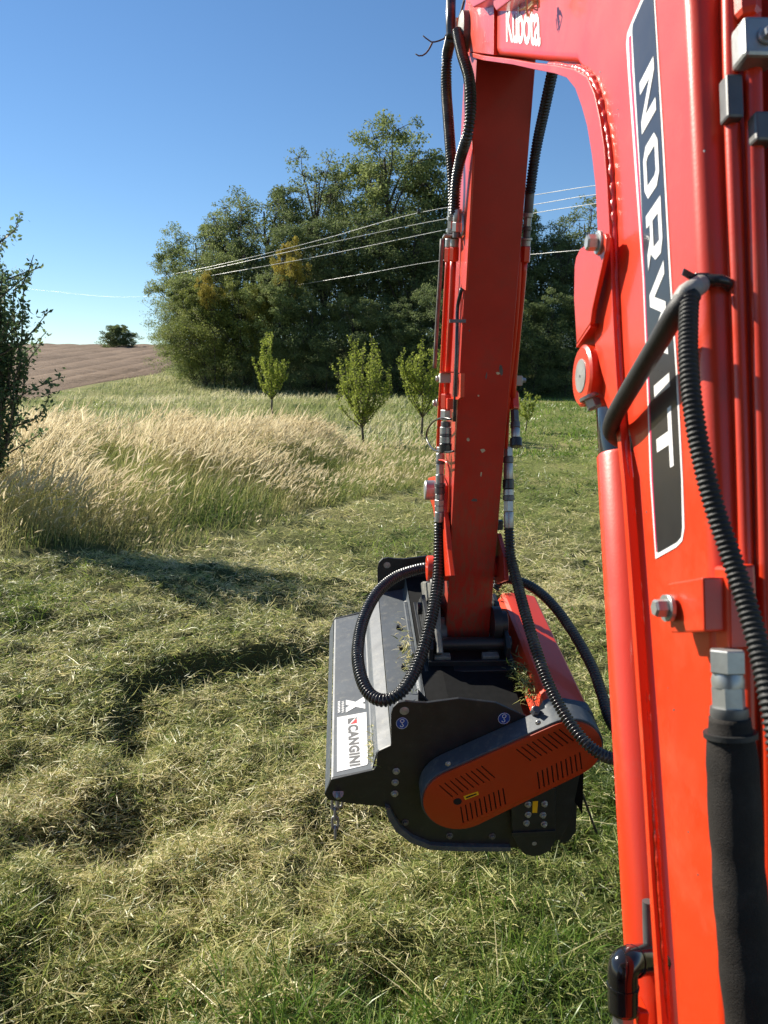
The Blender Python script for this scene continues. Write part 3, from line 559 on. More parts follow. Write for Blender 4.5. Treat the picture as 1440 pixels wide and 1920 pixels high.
# young fruit trees in the meadow
M_YL = leafmat('young_tree_leaves', (0.14, 0.19, 0.026), (0.28, 0.335, 0.055), (0.45, 0.49, 0.11), 0.5)
M_YD = leafmat('pear_leaves', (0.060, 0.10, 0.050), (0.12, 0.18, 0.082), (0.24, 0.30, 0.13), 0.45)
def young_tree(name, label, u, vtop, vbase, t, wpx, seed, nshoot, leaves, size, mat, trunk=0.25, upright=1.0, group=None):
    r = np.random.default_rng(seed); d = ray(u, 800); x = d[0] * t; y = d[1] * t; zb = float(height(x, y))
    H = CAMH + t * (-sp + (960 - vtop) / 1440 * cp) - zb; Wm = wpx / 1440 * t
    root = empty(name, (x, y, zb)); o = np.array([x, y, zb - 0.05]); wood = []; P = []; R = []
    tr, C = limb(o, o + np.array([r.normal(0, 0.04), 0, H * trunk + 0.1]), 0.016 * H, 0.012 * H, r, 0.04, 5); wood.append(tr); fork = C[-1]
    lead, Cl = limb(fork, o + np.array([r.normal(0, 0.05), r.normal(0, 0.05), H]), 0.010 * H, 0.002 * H, r, 0.05, 8); wood.append(lead); spines = [(Cl, 1.0)]
    for i in range(nshoot):
        a = i * 2.4 + r.normal(0, 0.4); k = r.uniform(0, 0.55); st = Cl[int(k * 7)] if i % 3 else fork
        rad = Wm * 0.5 * r.uniform(0.45, 1.0); f = r.uniform(0.5, 1.06) if upright > 0.7 else r.uniform(0.36, 0.97)
        f = f * (1 - (0.14 if upright > 0.7 else 0.25) * (rad / (Wm * 0.5)) ** 2)
        e = np.array([x + math.cos(a) * rad, y + math.sin(a) * rad, zb + max(f * H, st[2] - zb + 0.12 * H)])
        if upright <= 0.7: rad *= 0.45 + 0.62 * f; e[0] = x + math.cos(a) * rad; e[1] = y + math.sin(a) * rad
        mid = st + (e - st) * 0.45 + np.array([math.cos(a), math.sin(a), 0]) * rad * 0.22
        Cs = crom([st, mid, e], H * 0.05); wood.append(tube(Cs, np.linspace(0.006 * H, 0.0014 * H, len(Cs)), 5)); spines.append((Cs, r.uniform(0.7, 1.2)))
        for j in range(3):
            s0 = Cs[r.integers(len(Cs) // 3, len(Cs))]; sw_ = 0.05 if upright > 0.7 else 0.085; e2 = s0 + np.array([r.normal(0, sw_), r.normal(0, sw_), r.uniform(0.06, 0.18)]) * H
            C2 = crom([s0, (s0 + e2) / 2 + r.normal(0, 0.01, 3) * H, e2], H * 0.04); wood.append(tube(C2, np.linspace(0.003 * H, 0.001 * H, len(C2)), 4)); spines.append((C2, 0.6))
    tot = sum(w * len(c) for c, w in spines)
    for c, w in spines:
        m = int(leaves * w * len(c) / tot); k = r.uniform(0.12, 1, m) * (len(c) - 1); i0 = k.astype(int).clip(0, len(c) - 2); f = (k - i0)[:, None]
        P.append(c[i0] * (1 - f) + c[i0 + 1] * f + r.normal(0, 0.018 * H ** 0.6, (m, 3))); R.append(np.full(m, r.normal(0, 0.08)))
    P = np.concatenate(P); R = np.clip(0.5 + np.concatenate(R) + r.normal(0, 0.2, len(P)), 0, 1)
    keep = P[:, 2] > zb + H * trunk * 0.75; P = P[keep]; R = R[keep]
    mk('trunk', join(*wood), M_BARK, root, smooth=True)
    quads_obj('crown', [(*leaf_quads(P, size, R, 0.2, r), 0)], [mat], parent=root)
    tag(root, label, 'tree', group); return root
YG = 'young fruit trees in the meadow'
young_tree('young_tree', 'slender light green sapling, farthest left of the meadow saplings', 510, 628, 786, 30, 64, 21, 14, 4600, 0.040, M_YL, 0.24, 1.0, YG)
young_tree('young_tree', 'broad vase shaped light green sapling, nearest one in the meadow', 682, 640, 838, 23, 118, 22, 26, 8200, 0.032, M_YL, 0.15, 1.0, YG)
young_tree('young_tree', 'light green sapling close left of the red dipper arm', 790, 634, 822, 24.5, 98, 23, 19, 6600, 0.034, M_YL, 0.20, 1.0, YG)
young_tree('young_tree', 'small upright sapling peeking out right of the red dipper arm', 985, 725, 800, 26, 60, 24, 8, 1300, 0.034, M_YL, 0.22, 1.0, YG)
young_tree('pear_tree', 'dark green tree at the left edge of the photo in the tall grass', -30, 346, 880, 10.0, 200, 25, 32, 12500, 0.036, M_YD, 0.10, 0.6)

# ---------------------------------------------------------------- overhead cables
CG = 'overhead cables in front of the wood'
def cable(label, pts, r=0.016):
    P = [PT(u, v, t) for u, v, t in pts]; o = mk('overhead_cable', tube(crom(P, 1.2), r, 6), M_CABLE, None, smooth=True, origin=P[0]); return tag(o, label, 'cable', CG)
c1 = cable('highest overhead cable crossing in front of the wood, with a dark clamp on it', [(1330, 322, 30), (1115, 348, 34), (1000, 366, 37), (785, 399, 42), (600, 450, 47), (430, 492, 51), (330, 513, 57), (312, 517, 62)])
mk('cable_clamp', lathe(PT(782, 397, 41.9), PT(788, 396, 41.9), [(0, 0.06), (0.2, 0.13), (0.8, 0.13), (1, 0.06)], 10), M_RUBBER, c1)
cable('second overhead cable from the top in front of the wood', [(1330, 340, 30), (1115, 365, 34), (1000, 384, 37), (800, 417, 42), (560, 468, 47), (430, 497, 51), (345, 515, 58)])
cable('third overhead cable from the top in front of the wood', [(1330, 352, 30), (1115, 382, 34), (1000, 400, 37), (835, 431, 41), (600, 480, 47), (440, 509, 51), (365, 522, 58)])
cable('faint far cable sagging across the sky left of the wood', [(-40, 532, 112), (105, 547, 98), (200, 556, 88), (290, 556, 78), (330, 553, 74)], 0.008)
cable('lowest overhead cable crossing in front of the dark wood', [(1330, 452, 30), (1075, 470, 34), (995, 477, 37), (830, 488, 41), (680, 514, 45), (560, 534, 52), (470, 548, 60)], 0.013)
# ---------------------------------------------------------------- excavator: boom, dipper arm, hydraulics
ex = empty('excavator', LFZ(0.45, 0.45, 0.0))
tag(ex, 'orange red excavator with boom on the right and dipper arm holding the mower', 'excavator')
CL = 0.45
def FZ(pts, L): return [LFZ(L, f, z) for f, z in pts]
rear = [(0.47, 0.80), (0.55, 1.20), (0.63, 1.554), (0.678, 1.803), (0.783, 2.266), (0.85, 2.54), (0.925, 2.76), (1.05, 2.97), (1.24, 3.14), (1.5, 3.25), (1.9, 3.36), (2.26, 3.42), (2.40, 3.38)]
front = [(2.445, 3.22), (2.40, 3.10), (2.30, 3.055), (2.03, 2.945), (1.75, 2.832), (1.483, 2.722), (1.267, 2.635), (1.165, 2.548), (1.107, 2.463), (1.067, 2.357), (1.05, 2.236), (1.0, 2.12), (0.93, 2.031), (0.825, 1.727), (0.73, 1.44), (0.66, 1.15), (0.58, 0.80)]
boom = mk('boom', prism(FZ(rear + front, 0.36), AR * 0.18), M_RED, ex, smooth=0.7, bevel=0.017, seg=4)
swing = mk('swing_post', join(obox(LFZ(CL, 0.50, 0.62), AR, AM, AZ, 0.34, 0.36, 0.50), obox(LFZ(CL, 0.30, 0.24), AR, AM, AZ, 0.55, 0.55, 0.44)), M_RED, ex, bevel=0.03)
# wide edge plate round the inner curve of the boom, with its weld
LIP = 0.350
lo = [(870, 103), (904, 113), (960, 121), (1000, 130), (1040, 138), (1062, 146), (1078, 166), (1090, 200), (1100, 236), (1109, 290), (1116, 350), (1120, 430), (1119, 520), (1115, 600), (1114, 645), (1128, 700), (1146, 760), (1157, 830), (1164, 900), (1178, 1100), (1200, 1400), (1215, 1650), (1232, 1920), (1246, 2150)]
li = [(870, 95), (904, 104), (960, 111), (1000, 118), (1040, 122), (1075, 129), (1100, 143), (1114, 175), (1124, 222), (1132, 275), (1137, 335), (1141, 405), (1145, 500), (1149, 590), (1152, 650), (1155, 700), (1160, 770), (1165, 840), (1171, 900), (1186, 1100), (1207, 1400), (1222, 1650), (1241, 1920), (1256, 2150)]
lip = mk('edge_plate', prism([PL(u, v, LIP) for u, v in lo] + [PL(u, v, LIP) for u, v in li[::-1]], AR * 0.012), M_RED, boom, smooth=0.5, bevel=0.0018, seg=2)
wp = [(1030, 120), (1075, 126), (1103, 138), (1122, 173), (1134, 222), (1143, 272), (1148, 330), (1152, 400), (1156, 500), (1160, 600), (1166, 700), (1172, 800), (1181, 900), (1196, 1100), (1218, 1400), (1236, 1650), (1253, 1920), (1268, 2150)]
C = crom([PL(u, v, 0.3585) for u, v in wp], 0.004); k = np.arange(len(C))
wr = 0.0030 + (0.0004 + 0.0014 * (k > len(C) * 0.07) * (k < len(C) * 0.33)) * np.sin(k * 1.1 + 2 * vnoise(k * 0.2, k * 0.0)) * vnoise(k * 0.13, k * 0.0) + 0.0010 * vnoise(k * 0.4 + 7, k * 0.0) + 0.0014 * vnoise(k * 0.07 + 3, k * 0.0 + 9)
mk('weld_bead', tube(C, wr, 8), M_WELD, boom, smooth=True)
C = crom([PL(u, v, 0.3588) for u, v in [(880, 74), (892, 75), (905, 76), (912, 77)]], 0.004)
mk('weld_bead', tube(C, 0.0045 + 0.001 * np.sin(np.arange(len(C)) * 1.1), 8), M_WELD, boom, smooth=True)
# joint line and bracket near the tip of the boom
mk('tip_plate', prism([PL(u, v, 0.352) for u, v in [(869, 30), (869, 96), (925, 103), (926, -40), (880, -40)]], AR * 0.012), M_RED, boom, smooth=0.5, bevel=0.002)
mk('hose_bracket', prism([PL(u, v, 0.315) for u, v in [(872, -6), (886, 14), (935, -12), (930, -50), (870, -50)]], AR * 0.05), M_RED, boom, bevel=0.003)
mk('hose_bracket', prism([PL(u, v, 0.325) for u, v in [(925, 12), (930, 20), (962, -4), (962, -60), (925, -60)]], AR * 0.045), M_RED, boom, bevel=0.003)
# dipper pivot pin at the boom tip
tipc = PL(858, 62, 0.33)
pin = mk('pivot_pin', lathe(PL(861, 62, 0.33), PL(861, 62, 0.33) + AR * 0.05, [(0, 0.045), (0.1, 0.055), (1, 0.055)], 24), M_CAST, boom, smooth=0.6)
# decal with company name
def poly_on(L, px): return [PL(u, v, L) for u, v in px]
dec = mk('decal', prism(poly_on(0.3592, [(1218, -70), (1202, 0), (1183, 44), (1176, 62), (1174, 82), (1177, 130), (1192, 340), (1205, 520), (1212, 700), (1219, 900), (1229, 1048), (1268, 1026), (1279, 1014), (1283, 990), (1280, 900), (1270, 700), (1258, 520), (1244, 260), (1228, 0), (1232, -70)]), AR * 0.0014), M_WHITE, boom)
mk('dark_panel', prism(poly_on(0.3586, [(1222, -70), (1206, 0), (1186, 46), (1185, 58), (1189, 130), (1199, 300), (1209, 520), (1217, 700), (1224, 900), (1233, 1036), (1268, 1016), (1276, 1006), (1278, 988), (1276, 900), (1266, 700), (1254, 520), (1240, 260), (1225, 0), (1229, -70)]), AR * 0.0012), M_DECAL, dec)
mk('magenta_stripe', prism(poly_on(0.3586, [(1178.5, 70), (1181, 130), (1195.5, 340), (1207, 520), (1214, 700), (1221.5, 900), (1230, 1035), (1231.5, 1035), (1224, 900), (1216.5, 700), (1209, 520), (1198.5, 340), (1184.5, 130), (1182.5, 66)]), AR * 0.0010), M_MAGENTA, dec)
def letter(strokes, o, A, B, L0, parent, mat, name='letter'):
    out = []
    for i, s in enumerate(strokes):
        P = [o + A * x + B * y - AR * (0.00004 * i) for x, y in s]; out.append(prism(P, AR * 0.0008))
    return mk(name, join(*out), mat, parent)
tA = PL(1263, 873, 0.3581) - PL(1225, 105, 0.3581); tO = PL(1199, 156, 0.3581); tB = PL(1225, 105, 0.3581) - tO
s = 0.032
def seg_(x0, y0, x1, y1, w): return [(x0, y0), (x0 + w, y0), (x1 + w, y1), (x1, y1)]
LET = {
 'N': (0.0, [seg_(0, 0, 0, 1, s), seg_(0.105, 0, 0.105, 1, s), [(0.0, 1), (s, 1), (0.137, 0), (0.105, 0)]]),
 'O': (0.182, [[(0, .2), (.025, 0), (.105, 0), (.105, .2), (.04, .2), (s, .3)], [(.105, 0), (.135, .2), (.135, .8), (.103, .7), (.103, .2)], [(.135, .8), (.11, 1), (.03, 1), (.03, .8), (.095, .8), (.103, .7)], [(.03, 1), (0, .8), (0, .2), (s, .3), (s, .8)]]),
 'R': (0.352, [seg_(0, 0, 0, 1, s), [(s, 1), (s, .8), (.10, .8), (.105, 1)], [(.105, 1), (.135, .85), (.135, .5), (.10, .42), (.10, .8)], [(.10, .42), (s, .42), (s, .24), (.11, .24), (.135, .5)], [(.062, .26), (.10, .26), (.14, 0), (.10, 0)]]),
 'W': (0.512, [[(0, 1), (s, 1), (.072, 0), (.042, 0)], [(.042, 0), (.072, 0), (.122, .86), (.100, 1)], [(.100, 1), (.128, 1), (.176, 0), (.150, 0)], [(.150, 0), (.178, 0), (.226, 1), (.192, 1)]]),
 'I': (0.782, [seg_(0, 0, 0, 1, s)]),
 'T': (0.860, [[(0, 1), (.14, 1), (.14, .78), (0, .78)], seg_(0.054, 0, 0.054, .78, s)])}
for ch, (off, st) in LET.items():
    letter(st, tO + tA * off, tA, tB, 0, dec, M_WHITE)
# maker's name on the upper run of the boom
kO = PL(949, 79, 0.3590); kA = PL(1014, 88, 0.3590) - kO; kB = (PL(950, 6, 0.3590) - PL(953, 82, 0.3590))
V, Fc = text_vf('Kubota', lambda x, y: kO + kA * x + kB * y, None, bold=0.022, shear=0.15, space=0.92)
mk('maker_lettering', (V, Fc), M_WHITE, boom)
# bracket plate in front of the boom edge
bp_ = mk('guard_plate', prism([PL(u, v, 0.336) for u, v in [(1077, 500), (1080, 482), (1087, 467), (1128, 438), (1134, 438), (1137, 446), (1135, 470), (1110, 582), (1107, 606), (1081, 645), (1076, 560)]], AR * 0.007), M_RED, boom, bevel=0.0015)
mk('guard_flange', prism([PL(1107, 606, 0.337), PL(1081, 645, 0.337), PL(1081, 645, 0.337) + AR * 0.05 + AM * 0.02, PL(1107, 606, 0.337) + AR * 0.05 + AM * 0.02], -AZ * 0.005), M_RED, boom)
mk('bolt', bolt(PL(1124, 455, 0.336), -AR, 0.0105, 0.018), M_STEEL, boom, smooth=0.5)
for (u, v, w, h) in ((1263, 1331, 2.2, 2), (1320, 283, 2, 3), (1290, 1560, 1.6, 1.6), (1265, 1180, 1.2, 2), (1125, 135, 2, 2), (1252, 1290, 1.2, 1.2), (1308, 1640, 1.5, 2), (1212, 960, 1.2, 3), (1158, 205, 1.5, 1.5)):
    mk('paint_chip', prism([PL(u + w * rng.uniform(.6, 1.1) * math.cos(k * 1.05), v + h * rng.uniform(.6, 1.1) * math.sin(k * 1.05), 0.3596) for k in range(6)], AR * 0.001), M_DARKSTEEL, boom)
# boom cylinder boss, pin and grease bolt
bc = PL(1089, 705, 0.338)
bs = mk('cylinder_boss', lathe(bc, bc + AR * 0.075, [(0, 0.040), (0.04, 0.044), (1, 0.044)], 32), M_RED, boom, smooth=0.6)
mk('pin_end', lathe(bc - AR * 0.0012, bc + AR * 0.01, [(0, 0.0235), (0.2, 0.025), (1, 0.025)], 28), M_PIN, bs, smooth=0.6)
mk('pin_centre', lathe(bc - AR * 0.0018, bc + AR * 0.003, [(0, 0.002), (0.3, 0.0035), (1, 0.0035)], 10), M_DARKSTEEL, bs)
b0 = PL(1106, 742, 0.345); mk('grease_bolt', bolt(b0, (AR * 0.35 - AZ * 0.9 - AM * 0.25), 0.011, 0.020), M_STEEL, bs, smooth=0.5)
mk('boss_gusset', prism([PL(u, v, 0.356) for u, v in [(1128, 640), (1150, 655), (1158, 760), (1148, 790), (1128, 740)]], AR * 0.03), M_RED, boom, bevel=0.003)
# boom lift cylinder
def cyl_axis(u, v, Lax, r):                       # a point whose left silhouette is at (u,v)
    return PL(u, v, Lax - r) + AR * r
ca = cyl_axis(1121, 850, 0.436, 0.044); cb = cyl_axis(1176, 1830, 0.436, 0.044); cb = ca + (cb - ca) * 1.5
cylb = mk('lift_cylinder', lathe(ca, cb, [(0, 0.041), (0.004, 0.044), (1, 0.044)], 40), M_RED, ex, smooth=0.6)
mk('guard_hollow_shade', lathe(ca + (ca - cb) / np.linalg.norm(cb - ca) * 0.085, ca + (cb - ca) * 0.002, [(0, 0.036), (0.1, 0.041), (1, 0.041)], 36), M_GLOSSBLACK, cylb, smooth=0.6)  # black tube standing in for the shaded hollow of the rod guard
mk('piston_rod', cyl(ca, bc + AR * 0.09, 0.02, 20), M_STEEL, cylb, smooth=0.6)
# black elbow fitting beside the lift cylinder
el = mk('elbow_fitting', tube(crom([PT(1168, 1895, 1.0), PT(1168, 1850, 1.0), PT(1168, 1818, 1.0), PT(1176, 1805, 1.005), PT(1200, 1800, 1.03), PT(1240, 1798, 1.07), PT(1300, 1798, 1.14)], 0.004), 0.0195, 18), M_GLOSSBLACK, ex, smooth=True)
mk('collar', cyl(PT(1168, 1846, 1.0), PT(1168, 1850, 1.0), 0.0206, 20), M_GLOSSBLACK, el, smooth=0.6)
mk('collar', cyl(PT(1184, 1803, 1.013), PT(1187, 1803, 1.016), 0.0206, 20), M_GLOSSBLACK, el, smooth=0.6)
mk('hydraulic_pipe', tube(crom([PT(1216, 1690, 1.05), PT(1217, 1740, 1.05), PT(1219, 1800, 1.05)], 0.01), 0.0085, 14), M_DARKSTEEL, el, smooth=0.6)
mk('hex_nut', lathe(PT(1168, 1888, 1.0), PT(1170, 2000, 1.0), [(0, 0.0150), (1, 0.0150)], 6, 0.3), M_STEEL, el)
mk('pipe_bracket', obox(PT(1196, 1945, 1.02), AR, AM, AZ, 0.014, 0.03, 0.10), M_RED, el, bevel=0.002)
# rear face of the boom: pipes, clamps, connectors
eB = AM * 0.22 + AZ * 0.986; eB = eB / np.linalg.norm(eB); nR = -AM * 0.976 + AZ * 0.218; nR = nR / np.linalg.norm(nR); pR = LFZ(0.45, 0.74, 2.047)
def PR(u, v, off): return PP(u, v, pR + nR * off, nR)
for nm, px, off, r in (('hydraulic_pipe', [(1366, -120), (1368, 0), (1372, 200), (1383, 520), (1392, 800), (1400, 1100), (1408, 1500), (1414, 2000)], 0.012, 0.0078), ('hydraulic_pipe', [(1408, -120), (1410, 40), (1414, 250), (1422, 520), (1430, 800), (1437, 1100), (1446, 1500), (1452, 2000)], 0.022, 0.0088), ('hydraulic_pipe', [(1462, -120), (1466, 250), (1474, 700), (1482, 1100), (1490, 2000)], 0.016, 0.009)):
    mk(nm, tube(crom([PR(u, v, off) for u, v in px], 0.02), r, 16), M_RED, ex, smooth=True)
mk('pipe_strip', tube(crom([PR(u, v, 0.004) for u, v in [(1354, -120), (1360, 150), (1370, 520), (1380, 900), (1392, 1400), (1400, 2000)]], 0.03), 0.004, 6), M_RED, ex)
c_ = PR(1416, 84, 0.034); mk('pipe_clamp', obox(c_, AR, nR, eB, 0.036, 0.028, 0.040), M_STEEL, ex, bevel=0.004)
mk('bolt', bolt(PR(1438, 66, 0.05), nR, 0.006, 0.008), M_STEEL, ex, smooth=0.5)
mk('hex_nut', lathe(PR(1402, 34, 0.024), PR(1398, -60, 0.024), [(0, 0.0105), (0.1, 0.013), (1, 0.013)], 6, 0.2), M_RED, ex)
c_ = PR(1371, 188, 0.020); mk('pipe_clamp', obox(c_, AR, nR, eB, 0.017, 0.018, 0.045), M_DARKSTEEL, ex, bevel=0.003)
mk('pipe_clamp', obox(PR(1426, 245, 0.03), AR, nR, eB, 0.02, 0.02, 0.03), M_DARKSTEEL, ex, bevel=0.003)
# bolted block on the side of the boom
bl = mk('pipe_bracket', prism([PL(u, v, 0.337) for u, v in [(1251, 1094), (1317, 1082), (1320, 1184), (1257, 1187)]], AR * 0.027), M_RED, boom, bevel=0.002)
mk('spacer', lathe(PL(1256, 1140, 0.337), PL(1256, 1140, 0.337) - AR * 0.006, [(0, 0.014), (1, 0.014)], 20), M_STEEL, bl, smooth=0.5)
mk('bolt', bolt(PL(1256, 1140, 0.331), -AR, 0.0095, 0.017), M_STEEL, bl, smooth=0.5)
mk('port_block', prism([PR(u, v, 0.010) for u, v in [(1337, 1062), (1388, 1056), (1396, 1210), (1340, 1214)]], nR * 0.028), M_RED, ex, bevel=0.003)
# big hose end with hex couplings and woven sleeve
hd = lambda v, u: PR(u, v, 0.045)
hp = mk('hose_coupling', lathe(hd(1218, 1363), hd(1262, 1364), [(0, 0.0150), (0.06, 0.0165), (0.94, 0.0165), (1, 0.0150)], 6, 0.4), M_STEEL, ex)
mk('hex_nut', lathe(hd(1262, 1364), hd(1288, 1365), [(0, 0.013), (0.5, 0.0145), (1, 0.014)], 20), M_STEEL, hp, smooth=0.5)
mk('hex_nut', lathe(hd(1288, 1365), hd(1326, 1367), [(0, 0.0150), (1, 0.0150)], 6, 0.6), M_STEEL, hp)
mk('ferrule', lathe(hd(1326, 1367), hd(1352, 1368), [(0, 0.0165), (0.5, 0.017), (1, 0.0145)], 20), M_DARKSTEEL, hp, smooth=0.5)
C = crom([hd(1345, 1368), hd(1450, 1374), hd(1560, 1380), hd(1680, 1388), hd(1800, 1398), hd(1920, 1410), hd(2100, 1425)], 0.004)
k = np.arange(len(C)); mk('woven_sleeve', tube(C, 0.0180 + 0.005 * ss(0, 12, k) + 0.0012 * np.sin(k * 0.35) * vnoise(k * 0.2, k * 0.0), 22), M_TEXTILE, hp, smooth=True)
mk('sleeve_band', cyl(hd(1372, 1369), hd(1382, 1370), 0.0235, 20), M_HOSE, hp, smooth=0.5)
# hose tied to the boom: corrugated loop and smooth return
mk('corrugated_hose', corr([PT(*p) for p in [(1294, 548, .750), (1291, 600, .735), (1291, 680, .715), (1300, 770, .70), (1314, 850, .69), (1336, 940, .68), (1366, 1030, .67), (1396, 1120, .655), (1424, 1220, .635), (1446, 1320, .615), (1466, 1440, .60)]], 0.0084, 0.0050, 0.0009, 14), M_HOSE, ex, smooth=True)
mk('rubber_hose', tube(crom([PT(*p) for p in [(1298, 548, .750), (1272, 578, .755), (1238, 635, .80), (1200, 698, .86), (1166, 755, .93), (1149, 788, .975), (1147, 812, 1.02), (1168, 828, 1.09), (1205, 838, 1.16)]], 0.006), 0.0108, 16), M_HOSE, ex, smooth=True)
mk('tape_wrap', tube(crom([PT(*p) for p in [(1276, 566, .754), (1288, 548, .75), (1302, 541, .75), (1312, 534, .765)]], 0.004), [0.0112] * 2 + [0.0118] * 1 + [0.0112] * 1 if False else 0.0098, 14), M_TAPE, ex, smooth=True)
zt = mk('cable_tie', tube(crom([PT(*p) for p in [(1306, 522, .775), (1318, 524, .768), (1336, 525, .762), (1356, 527, .760), (1368, 536, .768), (1374, 552, .79)]], 0.003), 0.0058, 8), M_RUBBER, ex, smooth=True)
mk('tie_tail', prism([PT(1283, 503, .75), PT(1279, 515, .75), PT(1308, 533, .768), PT(1313, 519, .768)], AM * 0.002), M_RUBBER, zt)
mk('tie_head', obox(PT(1313, 525, .768), AR, AM, AZ, 0.015, 0.010, 0.013), M_RUBBER, zt, bevel=0.001)

# dipper arm
dp = [(2.238, 3.12), (2.262, 3.02), (2.732, 1.215), (2.760, 1.195), (2.85, 1.215), (2.885, 1.27), (2.83, 1.62), (2.79, 2.0), (2.72, 2.34), (2.56, 2.85), (2.47, 3.12)]
arm = mk('dipper_arm', prism(FZ(dp, 0.3675), AR * 0.165), M_REDWORN, ex, smooth=0.5, bevel=0.004)
nA = np.cross(LFZ(0, 2.732 - 2.262, 1.215 - 3.02), AR); nA /= np.linalg.norm(nA); nA = nA if nA[1] < 0 else -nA; pA = LFZ(CL, 2.262, 3.02)
def PA(u, v, off=0.0): return PP(u, v, pA + nA * off, nA)
# chips and stone scars on the paint of the arm
for (u, v, w, h) in ((878, 824, 4, 4), (905, 845, 5, 4), (912, 705, 2, 9), (940, 695, 4, 12), (934, 700, 5, 3), (897, 742, 2, 2), (880, 620, 2, 2), (889, 938, 7, 3), (860, 700, 2, 2), (902, 890, 2, 6)):
    a = rng.uniform(-0.5, 0.5); P = []
    for k in range(7):
        th = 2 * math.pi * k / 7; rr = rng.uniform(0.6, 1.1); P.append(PA(u + w * rr * math.cos(th) + h * rr * 0.4 * math.sin(th) * a, v + h * rr * math.sin(th), 0.0006))
    mk('paint_chip', prism(P, -nA * 0.0012), M_DRYWOOD if (u + v) % 3 else M_DARKSTEEL, arm)
LA, LB = 0.333, 0.568                             # hydraulic lines beside the arm, left and right
def stack(px, L, prof_mats, parent, n=18):
    """fittings along a line: px = two end pixels, prof_mats = [(f0,f1,radius,material,sides,name)]"""
    p0 = PL(*px[0], L); p1 = PL(*px[1], L)
    for f0, f1, r, m, ns, nm in prof_mats:
        a = p0 + (p1 - p0) * f0; b_ = p0 + (p1 - p0) * f1
        mk(nm, lathe(a, b_, [(0, r * 0.9), (0.08, r), (0.92, r), (1, r * 0.9)], ns, 0.3), m, parent, smooth=0.5 if ns > 8 else False)
# side plate carrying the pipes
mk('side_bracket', prism([PL(u, v, 0.357) for u, v in [(884, 250), (886, 290), (880, 420), (873, 545), (866, 540), (862, 515), (866, 330), (872, 275)]], AR * 0.006), M_RED, arm, bevel=0.001)
mk('warning_sticker', prism([PL(u, v, 0.3668) for u, v in [(871, 150), (877, 150), (876, 192), (870, 192)]], AR * 0.0005), M_YELLOW, arm)
# upper hoses left
h1 = mk('corrugated_hose', corr([PL(*p) for p in [(846, 70, .318), (838, 110, .316), (837, 170, .316), (841, 230, .318), (846, 300, .322), (849, 345, .326), (850, 395, .330)]], 0.0148, 0.0085, 0.0018, 16), M_RUBBER, ex, smooth=True)
mk('rubber_hose', tube(crom([PL(*p) for p in [(850, -60, .335), (846, -10, .322), (845, 30, .316), (846, 72, .318)]], 0.01), 0.0145, 16), M_RUBBER, ex, smooth=True)
mk('corrugated_hose', corr([PL(*p) for p in [(858, 60, .322), (866, 100, .326), (879, 145, .340), (883, 195, .344), (877, 250, .338), (863, 300, .330), (855, 345, .326), (852, 400, .328)]], 0.0138, 0.0085, 0.0018, 16), M_RUBBER, ex, smooth=True)
stack([(849, 388), (846, 446)], 0.331, [(0.0, 0.30, 0.0145, M_STEEL, 18, 'hose_ferrule'), (0.30, 0.42, 0.0165, M_STEEL, 18, 'ferrule_ring'), (0.42, 0.70, 0.014, M_STEEL, 6, 'hex_nut'), (0.70, 0.82, 0.0170, M_STEEL, 18, 'ferrule_ring'), (0.82, 1.0, 0.0135, M_DARKSTEEL, 18, 'hose_ferrule')], arm)
stack([(858, 392), (856, 446)], 0.336, [(0.0, 0.45, 0.0125, M_STEEL, 18, 'hose_ferrule'), (0.45, 0.8, 0.0145, M_STEEL, 6, 'hex_nut'), (0.8, 1.0, 0.012, M_DARKSTEEL, 18, 'hose_ferrule')], arm)
mk('flange_plate', obox(PL(850, 443, 0.335), AR, AM, AZ, 0.062, 0.045, 0.006), M_STEEL, arm, bevel=0.001)
mk('clamp_bracket', tube(crom([PL(862, 398, 0.350), PL(868, 400, 0.352), PL(869, 430, 0.352), PL(866, 441, 0.350), PL(856, 443, 0.342)], 0.004), 0.004, 8), M_STEEL, arm, smooth=True)
stack([(844, 446), (842, 492)], 0.333, [(0.02, 0.38, 0.0150, M_STEEL, 18, 'hose_ferrule'), (0.38, 1.0, 0.0165, M_RED, 6, 'pipe_nut')], arm)
stack([(853, 446), (851, 490)], 0.341, [(0.02, 0.38, 0.0135, M_STEEL, 18, 'hose_ferrule'), (0.38, 1.0, 0.0150, M_RED, 6, 'pipe_nut')], arm)
# steel pipes down the left side
mk('hydraulic_pipe', tube(crom([PL(*p) for p in [(840, 485, .332), (836, 560, .332), (832, 640, .332), (828, 720, .332), (824, 790, .332), (822, 850, .333)]], 0.03), 0.0082, 14), M_RED, arm, smooth=True)
mk('hydraulic_pipe', tube(crom([PL(*p) for p in [(850, 485, .342), (847, 560, .341), (843, 640, .340), (839, 710, .339), (837, 750, .338)]], 0.03), 0.0098, 14), M_RED, arm, smooth=True)
mk('tube_spring', tube(crom([PL(*p) for p in [(829, 448, .325), (825, 520, .324), (820, 600, .323), (815, 690, .322)]], 0.03), 0.0068, 12), M_CAST, arm, smooth=True)
mk('inner_hose', tube(crom([PL(*p) for p in [(866, 540, .362), (858, 575, .355), (857, 620, .352), (855, 700, .350), (852, 790, .350)]], 0.02), 0.0060, 10), M_RUBBER, arm, smooth=True)
mk('pipe_clip', obox(PL(858, 602, .350), AR, AM, AZ, 0.05, 0.012, 0.010), M_DARKSTEEL, arm)
